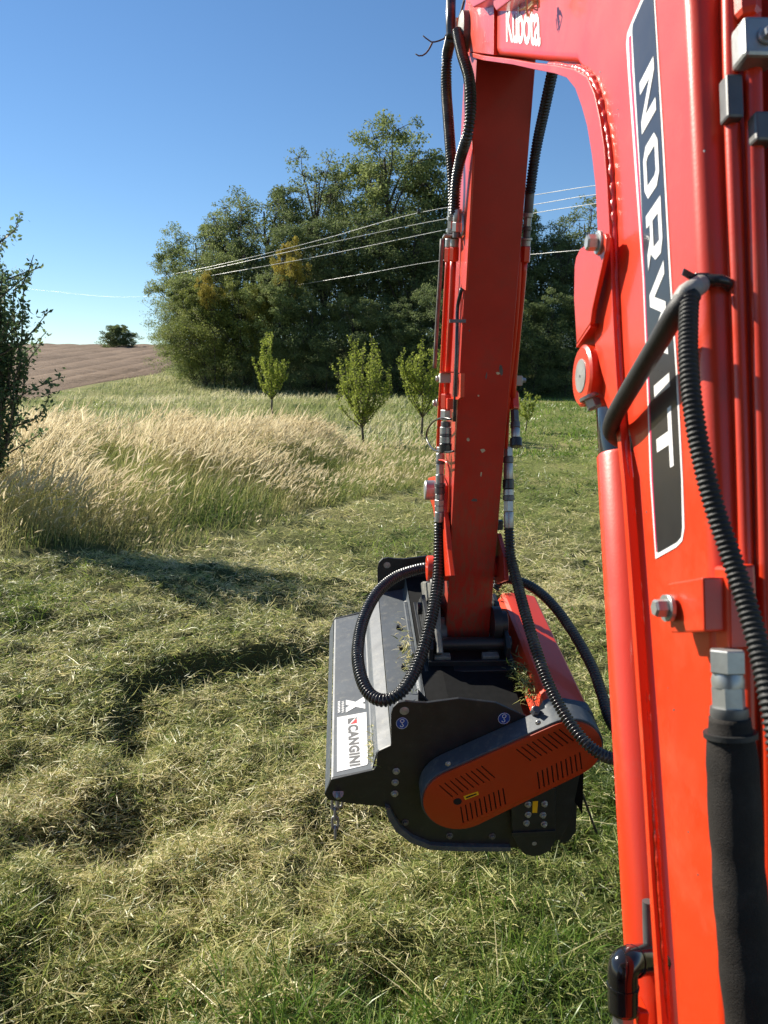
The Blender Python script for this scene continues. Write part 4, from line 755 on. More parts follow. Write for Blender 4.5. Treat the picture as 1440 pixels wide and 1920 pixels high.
# clamps
mk('pipe_clamp', obox(PL(834, 709, .330), AR, AM, AZ, 0.036, 0.040, 0.032), M_CLAMP, arm, bevel=0.003)
mk('clamp_strap', obox(PL(840, 698, .338), AR, AM, AZ, 0.050, 0.045, 0.004), M_RED, arm)
mk('bolt', bolt(PL(824, 710, .314), -AR, 0.009, 0.012), M_STEEL, arm, smooth=0.5)
mk('clamp_strap', prism([PL(u, v, .350) for u, v in [(845, 744), (858, 744), (860, 740), (862, 700), (864, 700), (863, 745), (859, 749), (845, 749)]], AR * 0.012), M_RED, arm)
mk('bolt', bolt(PL(819, 756, .318), -AR, 0.010, 0.014), M_STEEL, arm, smooth=0.5)
mk('stay_plate', obox(PL(846, 757, .347), AR, AM, AZ, 0.030, 0.03, 0.035), M_RED, arm, bevel=0.002)
# quick couplings left, front column
stack([(837, 738), (835, 848)], 0.337, [(0.0, 0.27, 0.0180, M_RED, 6, 'pipe_nut'), (0.27, 0.45, 0.0190, M_STEEL, 6, 'hex_nut'), (0.47, 0.56, 0.0165, M_DARKSTEEL, 18, 'coupling_ring'), (0.56, 0.68, 0.0195, M_STEEL, 18, 'quick_coupling'), (0.68, 0.72, 0.0200, M_DARKSTEEL, 18, 'coupling_ring'), (0.72, 0.84, 0.0195, M_STEEL, 18, 'quick_coupling'), (0.84, 1.0, 0.0215, M_RUBBER, 18, 'dust_cap')], arm)
mk('cap_lanyard', tube(crom([PL(*p) for p in [(846, 786, .345), (828, 784, .322), (810, 793, .308), (800, 812, .302), (803, 830, .306), (815, 844, .318), (838, 848, .336), (850, 846, .345)]], 0.005), 0.0036, 8), M_RUBBER, arm, smooth=True)
# quick couplings left, lower column
stack([(826, 838), (824, 978)], 0.333, [(0.0, 0.08, 0.0135, M_STEEL, 6, 'hex_nut'), (0.08, 0.18, 0.0155, M_STEEL, 18, 'quick_coupling'), (0.18, 0.22, 0.0165, M_DARKSTEEL, 18, 'coupling_ring'), (0.22, 0.36, 0.0150, M_STEEL, 6, 'hex_nut'), (0.36, 0.48, 0.0160, M_STEEL, 18, 'quick_coupling'), (0.48, 0.53, 0.0200, M_DARKSTEEL, 18, 'coupling_ring'), (0.53, 0.62, 0.0185, M_DARKSTEEL, 18, 'coupling_ring'), (0.62, 0.70, 0.0165, M_STEEL, 18, 'quick_coupling'), (0.70, 0.78, 0.0190, M_STEEL, 6, 'hex_nut'), (0.78, 0.86, 0.0180, M_STEEL, 6, 'hex_nut'), (0.86, 1.0, 0.0175, M_STEEL, 18, 'hose_ferrule')], arm)
mk('cap_lanyard', tube(crom([PL(*p) for p in [(822, 862, .326), (836, 866, .340), (843, 885, .350), (842, 930, .350), (841, 960, .352)]], 0.005), 0.0034, 8), M_RED, arm, smooth=True)
# linkage on the left of the arm end
lk_ = mk('link_arm', prism([PL(u, v, .345) for u, v in [(802, 896), (812, 893), (824, 894), (830, 910), (832, 960), (838, 1030), (844, 1080), (826, 1082), (820, 1010), (812, 955), (804, 930)]], AR * 0.018), M_RED, ex, bevel=0.003)
pc = PL(796, 919, .305); mk('pivot_pin', lathe(pc, pc + AR * 0.045, [(0, 0.034), (0.08, 0.038), (1, 0.038)], 28), M_STEEL, lk_, smooth=0.6)
pc = PL(800, 1066, .292); mk('link_boss', lathe(pc, pc + AR * 0.075, [(0, 0.044), (0.06, 0.047), (1, 0.047)], 28), M_RED, lk_, smooth=0.6)
pc = PL(913, 1062, .515); rb = mk('link_boss', lathe(pc, pc + AR * 0.07, [(0, 0.040), (1, 0.040)], 28), M_REDWORN, ex, smooth=0.6)
mk('link_arm', prism([PL(u, v, .545) for u, v in [(925, 1000), (932, 1000), (944, 1045), (946, 1088), (928, 1095), (922, 1050)]], AR * 0.016), M_REDWORN, rb, bevel=0.002)
mk('hose_clip', obox(PL(932, 984, .55), AR, AM, AZ, 0.04, 0.03, 0.035), M_RUBBER, arm, bevel=0.003)
# end bosses of the arm: dusty coupler ears left, dark boss right
lc = mk('coupler_ear', prism([PL(u, v, .318) for u, v in [(776, 1112), (781, 1098), (792, 1090), (806, 1094), (814, 1120), (816, 1180), (820, 1225), (806, 1238), (790, 1225), (780, 1180), (774, 1145)]], AR * 0.022), M_CAST, ex, bevel=0.005)
pc = PL(806, 1100, .300); mk('pivot_pin', lathe(pc, pc + AR * 0.05, [(0, 0.030), (0.1, 0.034), (1, 0.034)], 24), M_CAST, lc, smooth=0.6)
for (u, v) in ((777, 1129), (784, 1152)): mk('bolt', bolt(PL(u, v, .318), -AR, 0.013, 0.018), M_RUBBER, lc, smooth=0.5)
pc = PL(812, 1190, .325); mk('arm_boss', lathe(pc, pc + AR * 0.045, [(0, 0.06), (0.1, 0.065), (1, 0.065)], 32), M_CAST, lc, smooth=0.6)
pc = PL(922, 1168, .533); rc = mk('arm_boss', lathe(pc, pc + AR * 0.055, [(0, 0.062), (0.55, 0.062), (0.56, 0.045), (0.95, 0.045), (1, 0.04)], 32), M_BLACK, ex, smooth=0.6)
# right-hand hydraulic line
mk('corrugated_hose', corr([PL(*p) for p in [(1046, 95, .56), (1036, 135, .56), (1022, 200, .56), (1008, 265, .56), (999, 320, .56), (994, 360, .562)]], 0.0140, 0.0085, 0.0018, 16), M_RUBBER, ex, smooth=True)
stack([(994, 352), (986, 462)], 0.563, [(0.0, 0.42, 0.0140, M_DARKSTEEL, 18, 'hose_ferrule'), (0.42, 0.50, 0.0150, M_STEEL, 18, 'ferrule_ring'), (0.50, 0.66, 0.0125, M_STEEL, 6, 'hex_nut'), (0.66, 0.72, 0.0145, M_DARKSTEEL, 18, 'ferrule_ring'), (0.72, 0.85, 0.011, M_DARKSTEEL, 18, 'hose_ferrule'), (0.85, 0.89, 0.018, M_STEEL, 18, 'ferrule_ring'), (0.89, 1.0, 0.0135, M_STEEL, 18, 'hose_ferrule')], arm)
stack([(986, 462), (984, 492)], 0.563, [(0.0, 1.0, 0.0165, M_RED, 6, 'pipe_nut')], arm)
mk('hydraulic_pipe', tube(crom([PL(*p) for p in [(984, 488, .563), (978, 560, .563), (972, 620, .563), (965, 700, .563), (962, 745, .563)]], 0.03), 0.0092, 14), M_RED, arm, smooth=True)
mk('hydraulic_pipe', tube(crom([PL(*p) for p in [(976, 470, .548), (970, 560, .548), (962, 650, .548), (953, 745, .548), (948, 840, .55)]], 0.03), 0.0090, 14), M_RED, arm, smooth=True)
mk('pipe_clamp', obox(PL(968, 714, .575), AR, AM, AZ, 0.034, 0.04, 0.034), M_CLAMP, arm, bevel=0.003)
mk('bolt', bolt(PL(978, 713, .592), AR, 0.009, 0.014), M_STEEL, arm, smooth=0.5)
stack([(963, 735), (968, 838)], 0.571, [(0.0, 0.32, 0.0185, M_RED, 6, 'pipe_nut'), (0.34, 0.55, 0.0150, M_DARKSTEEL, 6, 'hex_nut'), (0.55, 0.66, 0.0165, M_DARKSTEEL, 18, 'quick_coupling'), (0.66, 0.84, 0.0150, M_STEEL, 18, 'quick_coupling'), (0.84, 1.0, 0.0205, M_RUBBER, 18, 'dust_cap')], arm)
stack([(953, 838), (954, 990)], 0.561, [(0.0, 0.12, 0.017, M_STEEL, 6, 'hex_nut'), (0.12, 0.2, 0.0175, M_DARKSTEEL, 18, 'coupling_ring'), (0.2, 0.40, 0.0165, M_STEEL, 18, 'quick_coupling'), (0.40, 0.52, 0.0200, M_RUBBER, 18, 'coupling_ring'), (0.52, 0.60, 0.0185, M_STEEL, 18, 'quick_coupling'), (0.60, 0.66, 0.020, M_DARKSTEEL, 18, 'coupling_ring'), (0.66, 0.80, 0.018, M_STEEL, 6, 'hex_nut'), (0.80, 1.0, 0.017, M_STEEL, 18, 'hose_ferrule')], arm)
# feed hoses from the arm to the mower
mk('corrugated_hose', corr([PT(*p) for p in [(824, 970, 2.75), (824, 1010, 2.75), (821, 1090, 2.70), (806, 1170, 2.62), (785, 1240, 2.54), (757, 1292, 2.47), (722, 1313, 2.46), (692, 1300, 2.50), (675, 1262, 2.57), (671, 1215, 2.67), (682, 1160, 2.80), (707, 1112, 2.93), (742, 1082, 3.03), (780, 1068, 3.09), (812, 1062, 3.12)]], 0.0195, 0.0115, 0.0026, 18), M_RUBBER, ex, smooth=True)
mk('corrugated_hose', corr([PT(*p) for p in [(954, 985, 2.655), (957, 1040, 2.65), (969, 1090, 2.60), (985, 1150, 2.52), (1006, 1220, 2.44), (1031, 1288, 2.37), (1064, 1348, 2.30), (1104, 1398, 2.25), (1146, 1422, 2.25), (1172, 1412, 2.30), (1168, 1385, 2.37), (1144, 1350, 2.44), (1128, 1300, 2.52), (1110, 1250, 2.60), (1080, 1195, 2.70), (1040, 1138, 2.81), (1000, 1102, 2.90), (962, 1087, 2.96), (938, 1090, 2.98), (928, 1105, 2.98)]], 0.0165, 0.0105, 0.0024, 16), M_RUBBER, ex, smooth=True)
# twig and wood splinters caught at the boom tip
tw = [crom([PT(*p) for p in [(870, 2, 2.36), (862, 30, 2.33), (848, 58, 2.30), (833, 72, 2.28), (812, 79, 2.27), (802, 74, 2.27), (793, 67, 2.27)]], 0.01), crom([PT(*p) for p in [(811, 79, 2.27), (804, 93, 2.26), (796, 102, 2.26), (787, 105, 2.26), (779, 101, 2.26)]], 0.01), crom([PT(*p) for p in [(833, 72, 2.28), (840, 60, 2.29), (845, 75, 2.3), (848, 85, 2.3)]], 0.01)]
twig = mk('dry_twig', join(*[tube(c, np.linspace(0.0042 - 0.001 * i, 0.0018, len(c)), 7) for i, c in enumerate(tw)]), M_TWIG, None, smooth=True, origin=PT(860, 30, 2.33)); tag(twig, 'thin forked dry twig caught at the boom tip against the sky', 'twig')
def splinter(px, t, label, n, seed):
    r = np.random.default_rng(seed); a, b_ = PT(*px[0], t), PT(*px[1], t); out = []
    for i in range(n):
        o = r.normal(0, 0.006, 3); e = r.normal(0, 0.006, 3); m_ = (a + b_) / 2 + r.normal(0, 0.006, 3)
        c = crom([a + o, m_, b_ + e], 0.01); out.append(tube(c, np.linspace(0.004, 0.0012, len(c)) * r.uniform(0.6, 1.3), 5))
    ob = mk('wood_splinters', join(*out), M_DRYWOOD, None, origin=a); return tag(ob, label, 'wood splinters')
splinter(((856, 40), (858, 78)), 2.30, 'pale splintered wood jammed on the pin at the boom tip', 9, 1)
splinter(((1000, 2), (990, 22)), 1.30, 'pale wood fibres stuck above the white maker lettering', 7, 2)

# operator's cab round the photographer: roof, pillars, walls (shades the boom from the sky behind)
cab = mk('cab_roof', prism([(-0.80, -1.35, 2.66), (0.27, -1.35, 2.66), (0.27, 0.20, 2.62), (-0.80, 0.20, 2.62)], (0, 0, 0.09)), M_RED, ex, bevel=0.02)
mk('roof_lining', obox((-0.265, -0.58, 2.60), np.array([1., 0, 0]), np.array([0, 1., 0]), AZ, 1.02, 1.45, 0.03), M_BLACK, cab)
mk('cab_floor', obox((-0.265, -0.58, 0.84), np.array([1., 0, 0]), np.array([0, 1., 0]), AZ, 1.07, 1.60, 0.08), M_BLACK, ex, bevel=0.01)
mk('undercarriage', obox((-0.10, -0.80, 0.40), np.array([1., 0, 0]), np.array([0, 1., 0]), AZ, 1.5, 1.6, 0.80), M_BLACK, ex, bevel=0.05)
mk('rear_panel', obox((-0.265, -1.33, 1.74), np.array([1., 0, 0]), np.array([0, 1., 0]), AZ, 1.06, 0.05, 1.72), M_BLACK, ex, bevel=0.01)
mk('right_panel', obox((0.255, -0.60, 1.74), np.array([1., 0, 0]), np.array([0, 1., 0]), AZ, 0.04, 1.40, 1.72), M_BLACK, ex, bevel=0.01)
mk('door_panel', obox((-0.785, -0.60, 1.30), np.array([1., 0, 0]), np.array([0, 1., 0]), AZ, 0.04, 1.40, 0.84), M_BLACK, ex, bevel=0.01)
for x, y in ((-0.785, 0.15), (0.255, 0.15)): mk('cab_pillar', obox((x, y, 1.74), np.array([1., 0, 0]), np.array([0, 1., 0]), AZ, 0.05, 0.06, 1.74), M_BLACK, ex, bevel=0.01)
mk('seat', join(obox((-0.26, -0.85, 1.25), np.array([1., 0, 0]), np.array([0, 1., 0]), AZ, 0.50, 0.50, 0.14), obox((-0.26, -1.15, 1.62), np.array([1., 0, 0]), np.array([0, 1., 0]), AZ, 0.48, 0.12, 0.62), obox((-0.26, -0.85, 1.03), np.array([1., 0, 0]), np.array([0, 1., 0]), AZ, 0.40, 0.40, 0.30)), M_HOSE, ex, bevel=0.04, seg=3)
# ---------------------------------------------------------------- flail mower
WM = 1.02
mw = empty('flail_mower', MW(0.27, 0.5, -0.62)); tag(mw, 'black flail mower head with orange belt cover hanging from the dipper arm', 'mower')
NP = [(608, 1490), (621, 1462), (700, 1444), (706, 1436), (707, 1412), (711, 1408), (733, 1398), (733, 1340), (737, 1327), (746, 1318), (760, 1315), (776, 1317), (800, 1318), (860, 1310), (930, 1318), (990, 1345), (1060, 1370), (1090, 1440), (1070, 1540), (1050, 1575), (960, 1590), (850, 1588), (800, 1578), (765, 1560), (745, 1535), (730, 1512), (719, 1513), (660, 1507), (616, 1500)]
side = mk('side_plate', prism([PMW(u, v, 0) for u, v in NP], EF * 0.010), M_BLACK, mw, bevel=0.0015)
side['label'] = 'black near side plate with lifting eye'
far_xz = [((PMW(u, v, 0) - M0) @ AR, (PMW(u, v, 0) - M0) @ EZ) for u, v in NP]
mk('side_plate', prism([MW(x, WM, z) for x, z in far_xz], EF * 0.010), M_BLACK, mw, bevel=0.0015)
# lifting eyes: pale holes
for d in (-0.0012, WM - 0.0012):
    mk('lifting_eye', lathe(MW(0.002, d, 0.0), MW(0.002, d + 0.004, 0), [(0, 0.013), (0.4, 0.0155), (1, 0.0155)], 24), M_PIN, mw, smooth=0.6)
# folded deck: four sheets between the side plates
def deck(name, pts, th=0.005, mat=M_DECK): return mk(name, sheet([MW(x, 0.0115, z) for x, z in pts], EF * (WM - 0.013), -EZ * th), mat, mw, bevel=0.0012)
deck('skirt', [(-0.252, -0.330), (-0.234, -0.272)])
pan = deck('deck_panel', [(-0.231, -0.268), (-0.224, -0.2640), (-0.098, -0.2345), (-0.092, -0.229), (-0.083, -0.166), (-0.079, -0.160), (-0.036, -0.138)])
deck('deck_panel', [(-0.0335, -0.1355), (0.070, -0.118), (0.078, -0.110), (0.084, -0.06)])
deck('deck_panel', [(0.086, -0.0625), (0.16, -0.058), (0.40, -0.075), (0.46, -0.12), (0.60, -0.22), (0.62, -0.45)], 0.006, M_SHADEBLACK)
mk('rotor_housing', prism([MW(x, 0.0125, z) for x, z in [(-0.03, -0.16), (0.08, -0.13), (0.40, -0.10), (0.58, -0.24), (0.60, -0.46), (0.30, -0.50), (0.05, -0.44), (-0.03, -0.34)]], EF * (WM - 0.015)), M_BLACK, mw)
# small studs on the deck fold
for d in (0.42, 0.55, 0.70): mk('deck_bolt', obox(MW(0.03, d, -0.118), AR, EF, EZ, 0.014, 0.016, 0.014), M_BLACK, mw, bevel=0.002)
mk('reinforcing_bar', obox(MW(0.072, 0.66, -0.100), AR, EF, EZ, 0.016, 0.40, 0.018), M_DECK, mw, bevel=0.003)
# label on the left panel
p_a = MW(-0.224, 0, -0.2640); p_n = np.cross(MW(-0.098, 0, -0.2345) - p_a, EF); p_n /= np.linalg.norm(p_n); p_n = p_n if p_n[2] > 0 else -p_n
def PD(u, v, off=0.0): return PP(u, v, p_a + p_n * off, p_n)
def quad_map(c00, c10, c01, off):
    o = PD(*c00, off); a = PD(*c10, off) - o; b_ = PD(*c01, off) - o
    return lambda x, y: o + a * x + b_ * y
plate = mk('name_label', prism([PD(u, v, 0.0014) for u, v in [(632, 1345), (687, 1335), (690, 1430), (688, 1434), (632, 1447)]], -p_n * 0.0016), M_WHITE, mw)
V, Fc = text_vf('CANGINI', quad_map((652, 1360), (655, 1437.5), (671.5, 1357), 0.0019), None, bold=0.05, space=1.08); mk('lettering', (V, Fc), M_INKGREY, plate)
lm = quad_map((652, 1347.5), (652, 1358.5), (669, 1344.5), 0.0019)
mk('logo_mark', ([lm(0, 0), lm(0.9, 0.0), lm(0.9, .18), lm(.45, .45), lm(0, .85)], [[0, 1, 2, 3, 4]]), M_INKGREY, plate)
mk('logo_mark', ([lm(1.0, .25), lm(1.0, 1.0), lm(.35, 1.0), lm(.30, .80), lm(.62, .62)], [[0, 1, 2, 3, 4]]), M_INKRED, plate)
mk('logo_mark', ([lm(0, .9), lm(.22, .78), lm(.26, 1.0), lm(0, 1.0)], [[0, 1, 2, 3]]), M_INKGREY, plate)
xm = quad_map((648.5, 1336), (648.5, 1312), (685, 1330), 0.0012)
xl = mk('printed_letter', join(prism([xm(x, y) for x, y in [(0, 0), (0.36, 0), (1.0, .95), (.62, 1.0)]], -p_n * 0.0012), prism([xm(x, y) - p_n * 0.0002 for x, y in [(.60, 0), (1.0, 0), (.42, 1.0), (.06, 1.0)]], -p_n * 0.0010)), M_WHITE, mw)
for (u0, u1) in ((633.5, 638), (640.5, 645.5)):
    sm = quad_map((u0, 1336.5), (u0, 1315.5), (u1, 1335), 0.0012)
    V, Fc = text_vf('IIIIIIII' if u0 < 640 else 'HHHHH', sm, None, bold=0.03); mk('small_print', (V, Fc), M_WHITE, mw)
# belt cover: dark housing with orange face
def capsule(c0, r0, c1, r1, n=18):
    (x0, z0), (x1, z1) = c0, c1; a = math.atan2(z1 - z0, x1 - x0); P = []
    for k in range(n + 1): th = a + math.pi / 2 + math.pi * k / n; P.append((x0 + r0 * math.cos(th), z0 + r0 * math.sin(th)))
    for k in range(n + 1): th = a - math.pi / 2 + math.pi * k / n; P.append((x1 + r1 * math.cos(th), z1 + r1 * math.sin(th)))
    return P
c0 = (0.183, -0.284); c1 = (0.505, -0.098)
hs = mk('belt_housing', prism([MW(x, -0.078, z) for x, z in capsule(c0, 0.128, c1, 0.116)], EF * 0.077), M_DECK, mw, smooth=0.6, bevel=0.004)
bcov = mk('belt_cover', prism([MW(x, -0.085, z) for x, z in capsule(c0, 0.121, c1, 0.109)], EF * 0.008), M_ORANGE, mw, smooth=0.6, bevel=0.0012)
def PC(u, v, d=-0.0857): return PMW(u, v, d)
cut_vf = []
for (p0, p1, vec, n) in (((824, 1473), (903, 1437), (25, 22), 9), ((968, 1405), (1048, 1368), (28, 22), 9), ((864, 1513), (943, 1478), (5, 31), 10), ((1008, 1448), (1087, 1411), (4, 32), 10)):
    for i in range(n):
        f = i / (n - 1); u = p0[0] + (p1[0] - p0[0]) * f; v = p0[1] + (p1[1] - p0[1]) * f
        a = PC(u, v); b_ = PC(u + vec[0], v + vec[1]); dr = (b_ - a) / np.linalg.norm(b_ - a); sd = np.cross(dr, EF) * 0.0022
        cut_vf.append(prism([a - sd - EF * 0.004, a + sd - EF * 0.004, b_ + sd - EF * 0.004, b_ - sd - EF * 0.004], EF * 0.02))
        mk('vent_slot', prism([a - sd * 1.4 + EF * 0.0052, a + sd * 1.4 + EF * 0.0052, b_ + sd * 1.4 + EF * 0.0052, b_ - sd * 1.4 + EF * 0.0052], EF * 0.0012), M_VOID, bcov)
cutter = mk('slot_cutter', join(*cut_vf), M_VOID, bcov)                      # the slots are cut through the sheet here, then the cutter is removed
bo = bcov.modifiers.new('slots', 'BOOLEAN'); bo.operation = 'DIFFERENCE'; bo.object = cutter; bo.solver = 'EXACT'
bpy.context.view_layer.update()
new_me = bpy.data.meshes.new_from_object(bcov.evaluated_get(bpy.context.evaluated_depsgraph_get()))
bcov.modifiers.clear(); bcov.data = new_me; bpy.data.objects.remove(cutter)
mk('access_hole', lathe(PC(858, 1503), PC(858, 1503) + EF * 0.002, [(0, 0.0135), (1, 0.0135)], 20), M_VOID, bcov)
mk('arrow_sticker', prism([PC(869, 1493), PC(896, 1484), PC(898, 1490), PC(872, 1500)], EF * 0.001), M_YELLOW, bcov)
mk('arrow_print', prism([PC(873, 1494.5, -0.0862), PC(893, 1487.5, -0.0862), PC(894, 1489.5, -0.0862), PC(875, 1497, -0.0862)], EF * 0.0006), M_VOID, bcov)
for (u, v, d) in ((840, 1432, -0.082), (1009, 1355, -0.082)): mk('bolt', bolt(PMW(u, v, d), -EF, 0.006, 0.006), M_STEEL, hs, smooth=0.5)
for (u, v) in ((743, 1446), (741, 1467), (740, 1488), (760, 1542), (843, 1567), (923, 1568), (1003, 1330)): mk('bolt', bolt(PMW(u, v, -0.001), -EF, 0.0085, 0.009), M_STEEL if v < 1500 else M_DARKSTEEL, side, smooth=0.5)
mk('hose_adapter', lathe(PMW(1003, 1335, -0.005), PMW(1003, 1322, -0.005) - EF * 0.02, [(0, 0.016), (0.5, 0.014), (0.55, 0.010), (1, 0.011)], 6), M_DARKSTEEL, side)
# blue hook stickers
for (u, v) in ((754, 1356), (945, 1347)):
    c = PMW(u, v, -0.0012); st = mk('lifting_sticker', prism(disc_pts(c, AR * 0.0195, EZ * 0.0220), EF * 0.001), M_BLUE, side)
    rg_ = disc_pts(c - EF * 0.0006, AR * 0.0185, EZ * 0.0208, 32); mk('sticker_rim', tube(np.array(rg_ + rg_[:2]), 0.0006, 5, False), M_WHITE, st)
    q = [c - EF * 0.0006 + AR * x + EZ * z for x, z in [(0.0, 0.004), (0.0, -0.003), (0.004, -0.008), (0.001, -0.013), (-0.005, -0.012), (-0.006, -0.008)]]
    mk('hook_print', tube(crom(q, 0.0015), 0.0012, 6), M_WHITE, st)
    rg_ = disc_pts(c - EF * 0.0006 + EZ * 0.009, AR * 0.006, EZ * 0.006, 18); mk('hook_print', tube(np.array(rg_ + rg_[:2]), 0.0010, 5, False), M_WHITE, st)
# chain pin, washer and chain
pn = mk('chain_pin', join(lathe(PMW(634, 1487, -0.004), PMW(634, 1487, -0.001), [(0, 0.0175), (1, 0.0180)], 26), lathe(PMW(634, 1487, -0.006), PMW(634, 1487, -0.006) - EF * 0.02 - EZ * 0.004, [(0, 0.007), (1, 0.0065)], 14)), M_STEEL, mw, smooth=0.6)
cz = PMW(628, 1497, 0.03); M_CHAIN = solid('dull_chain_steel', (0.26, 0.26, 0.25), 0.5, metal=0.4, var=0.2, scale=60)
def link(c, w, h, ax, r=0.0042):
    P = []
    for k in range(24):
        th = 2 * math.pi * k / 24; x = w * math.cos(th); z = w * math.sin(th) + math.copysign(h, math.sin(th)) if abs(math.sin(th)) > 1e-6 else 0; P.append(c + ax * x + AZ * z)
    P = np.array(P + P[:2]); return tube(P, r, 8, False)
for col, (dx, dd, n) in enumerate(((0.0, 0.0, 5), (0.014, 0.10, 4), (-0.004, 0.20, 4), (0.0, 0.32, 4), (0.0, 0.45, 4), (0.0, 0.6, 4), (0.0, 0.75, 4), (0.0, 0.9, 4))):
    for i in range(n - 1):
        c = cz + AR * dx + EF * dd - AZ * (0.020 + 0.034 * i); mk('chain_link', link(c, 0.0098, 0.0125, AR if i % 2 == 0 else AM, 0.0046), M_CHAIN, mw, smooth=True)
# skid shoe, foot bracket and roller plate under the near side
sk = [(722, 1513), (728, 1536), (742, 1560), (768, 1580), (806, 1594), (860, 1597), (958, 1597)]; sk2 = [(958, 1589), (860, 1588), (808, 1585), (774, 1571), (750, 1551), (738, 1531), (731, 1516)]
mk('skid_shoe', prism([PMW(u, v, -0.016) for u, v in sk + sk2], EF * 0.075), M_DECK, mw, smooth=0.5, bevel=0.002)
ft = [(958, 1478), (1042, 1478), (1042, 1560), (1040, 1580), (1030, 1596), (1014, 1604), (1000, 1606), (984, 1602), (972, 1590), (963, 1570), (960, 1550)]
foot = mk('foot_bracket', prism([PMW(u, v, -0.030) for u, v in ft], EF * 0.014), M_BLACK, mw, bevel=0.002)
mk('foot_fold', prism([PMW(u, v, -0.036) for u, v in [(960, 1562), (1042, 1558), (1042, 1566), (961, 1570)]], EF * 0.007), M_BLACK, foot, bevel=0.001)
for (u, v) in ((990, 1508), (1021, 1507), (990, 1527), (1018, 1528), (987, 1543), (1020, 1545)): mk('bolt', bolt(PMW(u, v, -0.031), -EF, 0.0078, 0.010), M_STEEL, foot, smooth=0.5)
mk('pivot_hole', lathe(PMW(1002, 1582, -0.0308), PMW(1002, 1582, -0.0308) + EF * 0.003, [(0, 0.008), (1, 0.0085)], 18), M_PIN, foot)
mk('arrow_sticker', prism([PMW(u, v, -0.0312) for u, v in [(999, 1503), (1009, 1502), (1007, 1524), (998, 1524)]], EF * 0.001), M_YELLOW, foot)
rp_ = mk('roller_plate', prism([PMW(u, v, 0.03) for u, v in [(1052, 1480), (1084, 1474), (1080, 1560), (1066, 1578), (1050, 1582)]], EF * 0.010), M_BLACK, mw, bevel=0.002)
mk('plate_slot', prism([PMW(u, v, 0.0293) for u, v in [(1065, 1501), (1076, 1499.5), (1076, 1502.5), (1066, 1503.5)]], EF * 0.002), M_PIN, rp_)
mk('rear_roller', cyl(MW(0.50, 0.03, -0.545), MW(0.50, WM - 0.03, -0.545), 0.055, 24), M_BLACK, mw, smooth=0.6)
mk('guard_strap', tube(crom([PMW(u, v, 0.05) for u, v in [(1078, 1470), (1092, 1490), (1105, 1525), (1119, 1562)]], 0.01), 0.0045, 8), M_RUBBER, mw, smooth=True)
# rubber flap and flails at the back are hidden; orange motor hood on the right
hood = [(0.425, -0.075), (0.455, -0.012), (0.468, -0.004), (0.520, -0.004), (0.590, -0.022), (0.600, -0.032), (0.632, -0.105), (0.645, -0.22)]
hd_ = mk('motor_hood', prism([MW(x, 0.012, z) for x, z in hood + [(0.52, -0.25)]], EF * 0.755), M_HOOD, mw, smooth=0.5, bevel=0.003)
mk('hood_rim', tube(crom([MW(0.634, d, -0.110) for d in (0.012, 0.4, 0.765)], 0.05), 0.004, 6), M_DECK, hd_)
mk('hood_cap', prism([MW(x, 0.0, z) for x, z in [(0.42, -0.09), (0.452, -0.008), (0.468, 0.001), (0.521, 0.001), (0.593, -0.017), (0.605, -0.03), (0.638, -0.105), (0.65, -0.22), (0.52, -0.26)]], EF * 0.05), M_DECK, hd_, smooth=0.5, bevel=0.003)
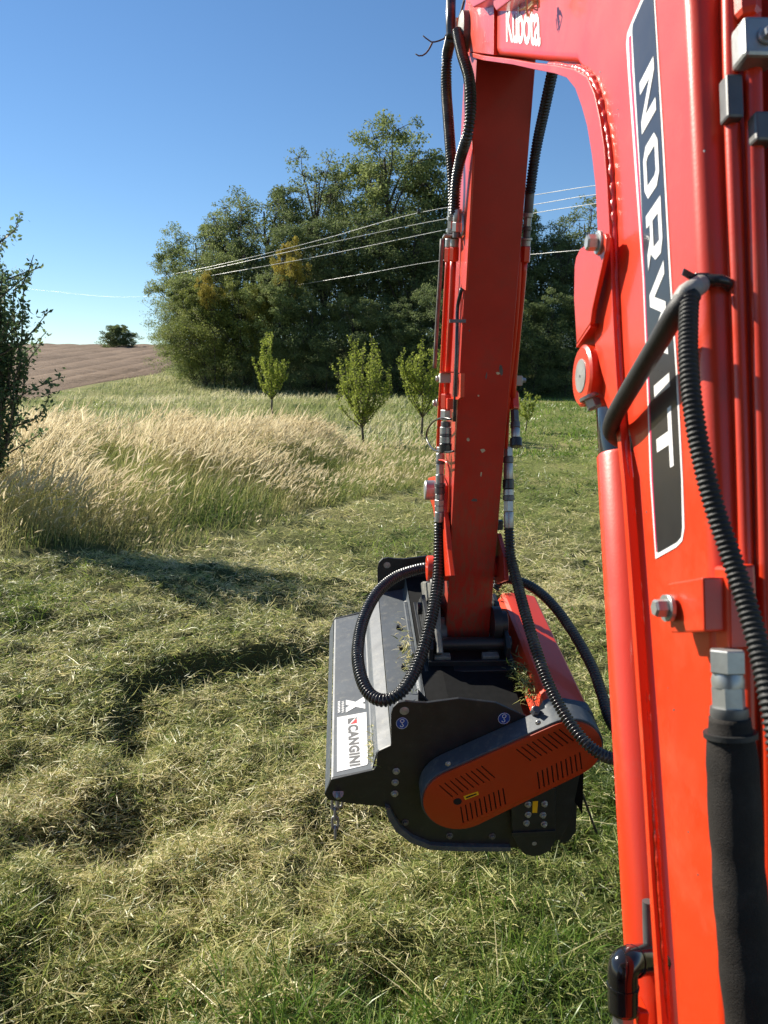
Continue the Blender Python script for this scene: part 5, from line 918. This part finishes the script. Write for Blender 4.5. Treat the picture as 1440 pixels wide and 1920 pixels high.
# mounting bracket under the dipper arm
for x in (0.115, 0.392):
    mk('mounting_plate', prism([MW(x, d, z) for d, z in [(0.34, -0.10), (0.34, 0.005), (0.37, 0.03), (0.52, 0.05), (0.66, 0.05), (0.74, -0.02), (0.76, -0.10)]], AR * 0.016), M_BLACK, mw, bevel=0.002)
brk = mk('mounting_base', obox(MW(0.263, 0.55, -0.076), AR, EF, EZ, 0.33, 0.50, 0.03), M_BLACK, mw, bevel=0.003)
for d, z, r in ((0.40, -0.012, 0.024), (0.64, 0.0, 0.024)): mk('cross_pin', cyl(MW(0.10, d, z), MW(0.42, d, z), r, 20), M_BLACK, mw, smooth=0.6)
for x in (0.165, 0.34): mk('hook_block', obox(MW(x, 0.36, -0.045), AR, EF, EZ, 0.06, 0.03, 0.028), M_CAST, mw, bevel=0.003)
mk('front_plate', obox(MW(0.263, 0.335, -0.090), AR, EF, EZ, 0.30, 0.012, 0.10), M_BLACK, mw, bevel=0.002)
for (u, v) in ((785, 1297), (922, 1297)): mk('bolt', bolt(PMW(u, v, 0.32), -EF, 0.010, 0.012), M_STEEL, mw, smooth=0.5)
mk('gusset', prism([MW(x, 0.06, z) for x, z in [(0.05, 0.03), (0.052, -0.05), (0.09, -0.06), (0.09, -0.02)]], EF * 0.012), M_BLACK, mw)
# clippings lying on the hood and deck
def clump(name, label, c, n, sx, sd, seed, lmax=0.06, dry=0.35):
    r = np.random.default_rng(seed); P = np.array([np.asarray(c) + AR * r.normal(0, sx) + EF * r.normal(0, sd) + EZ * abs(r.normal(0, 0.012)) for _ in range(n)])
    it = blades('c', P, r.uniform(0, 6.28, n), r.uniform(0.02, lmax, n), r.uniform(0.002, 0.005, n), r.normal(0.2, 0.4, n), r.normal(0.3, 0.5, n), np.clip(r.normal(dry, 0.22, n), 0, 1), None, nseg=2)
    o = quads_obj(name, [(*it, 0)], [M_CUT], origin=c, kind='stuff'); tag(o, label, 'grass clippings'); return o
clump('grass_clippings', 'tangle of dry clippings on the mower beside the orange hood', MW(0.43, 0.20, -0.040), 360, 0.020, 0.06, 5, 0.045, 0.30)
clump('grass_clippings', 'dry clippings caught between the mower deck and the mounting bracket', MW(0.05, 0.50, -0.112), 160, 0.015, 0.12, 10, 0.035, 0.6)
clump('grass_clippings', 'green clippings lying along the edge of the white name label', PD(697, 1405, 0.004), 90, 0.004, 0.05, 6, 0.03, 0.6)
clump('grass_clippings', 'green clippings on the far end of the orange hood', MW(0.47, 0.80, -0.02), 220, 0.03, 0.03, 8, 0.05, 0.4)
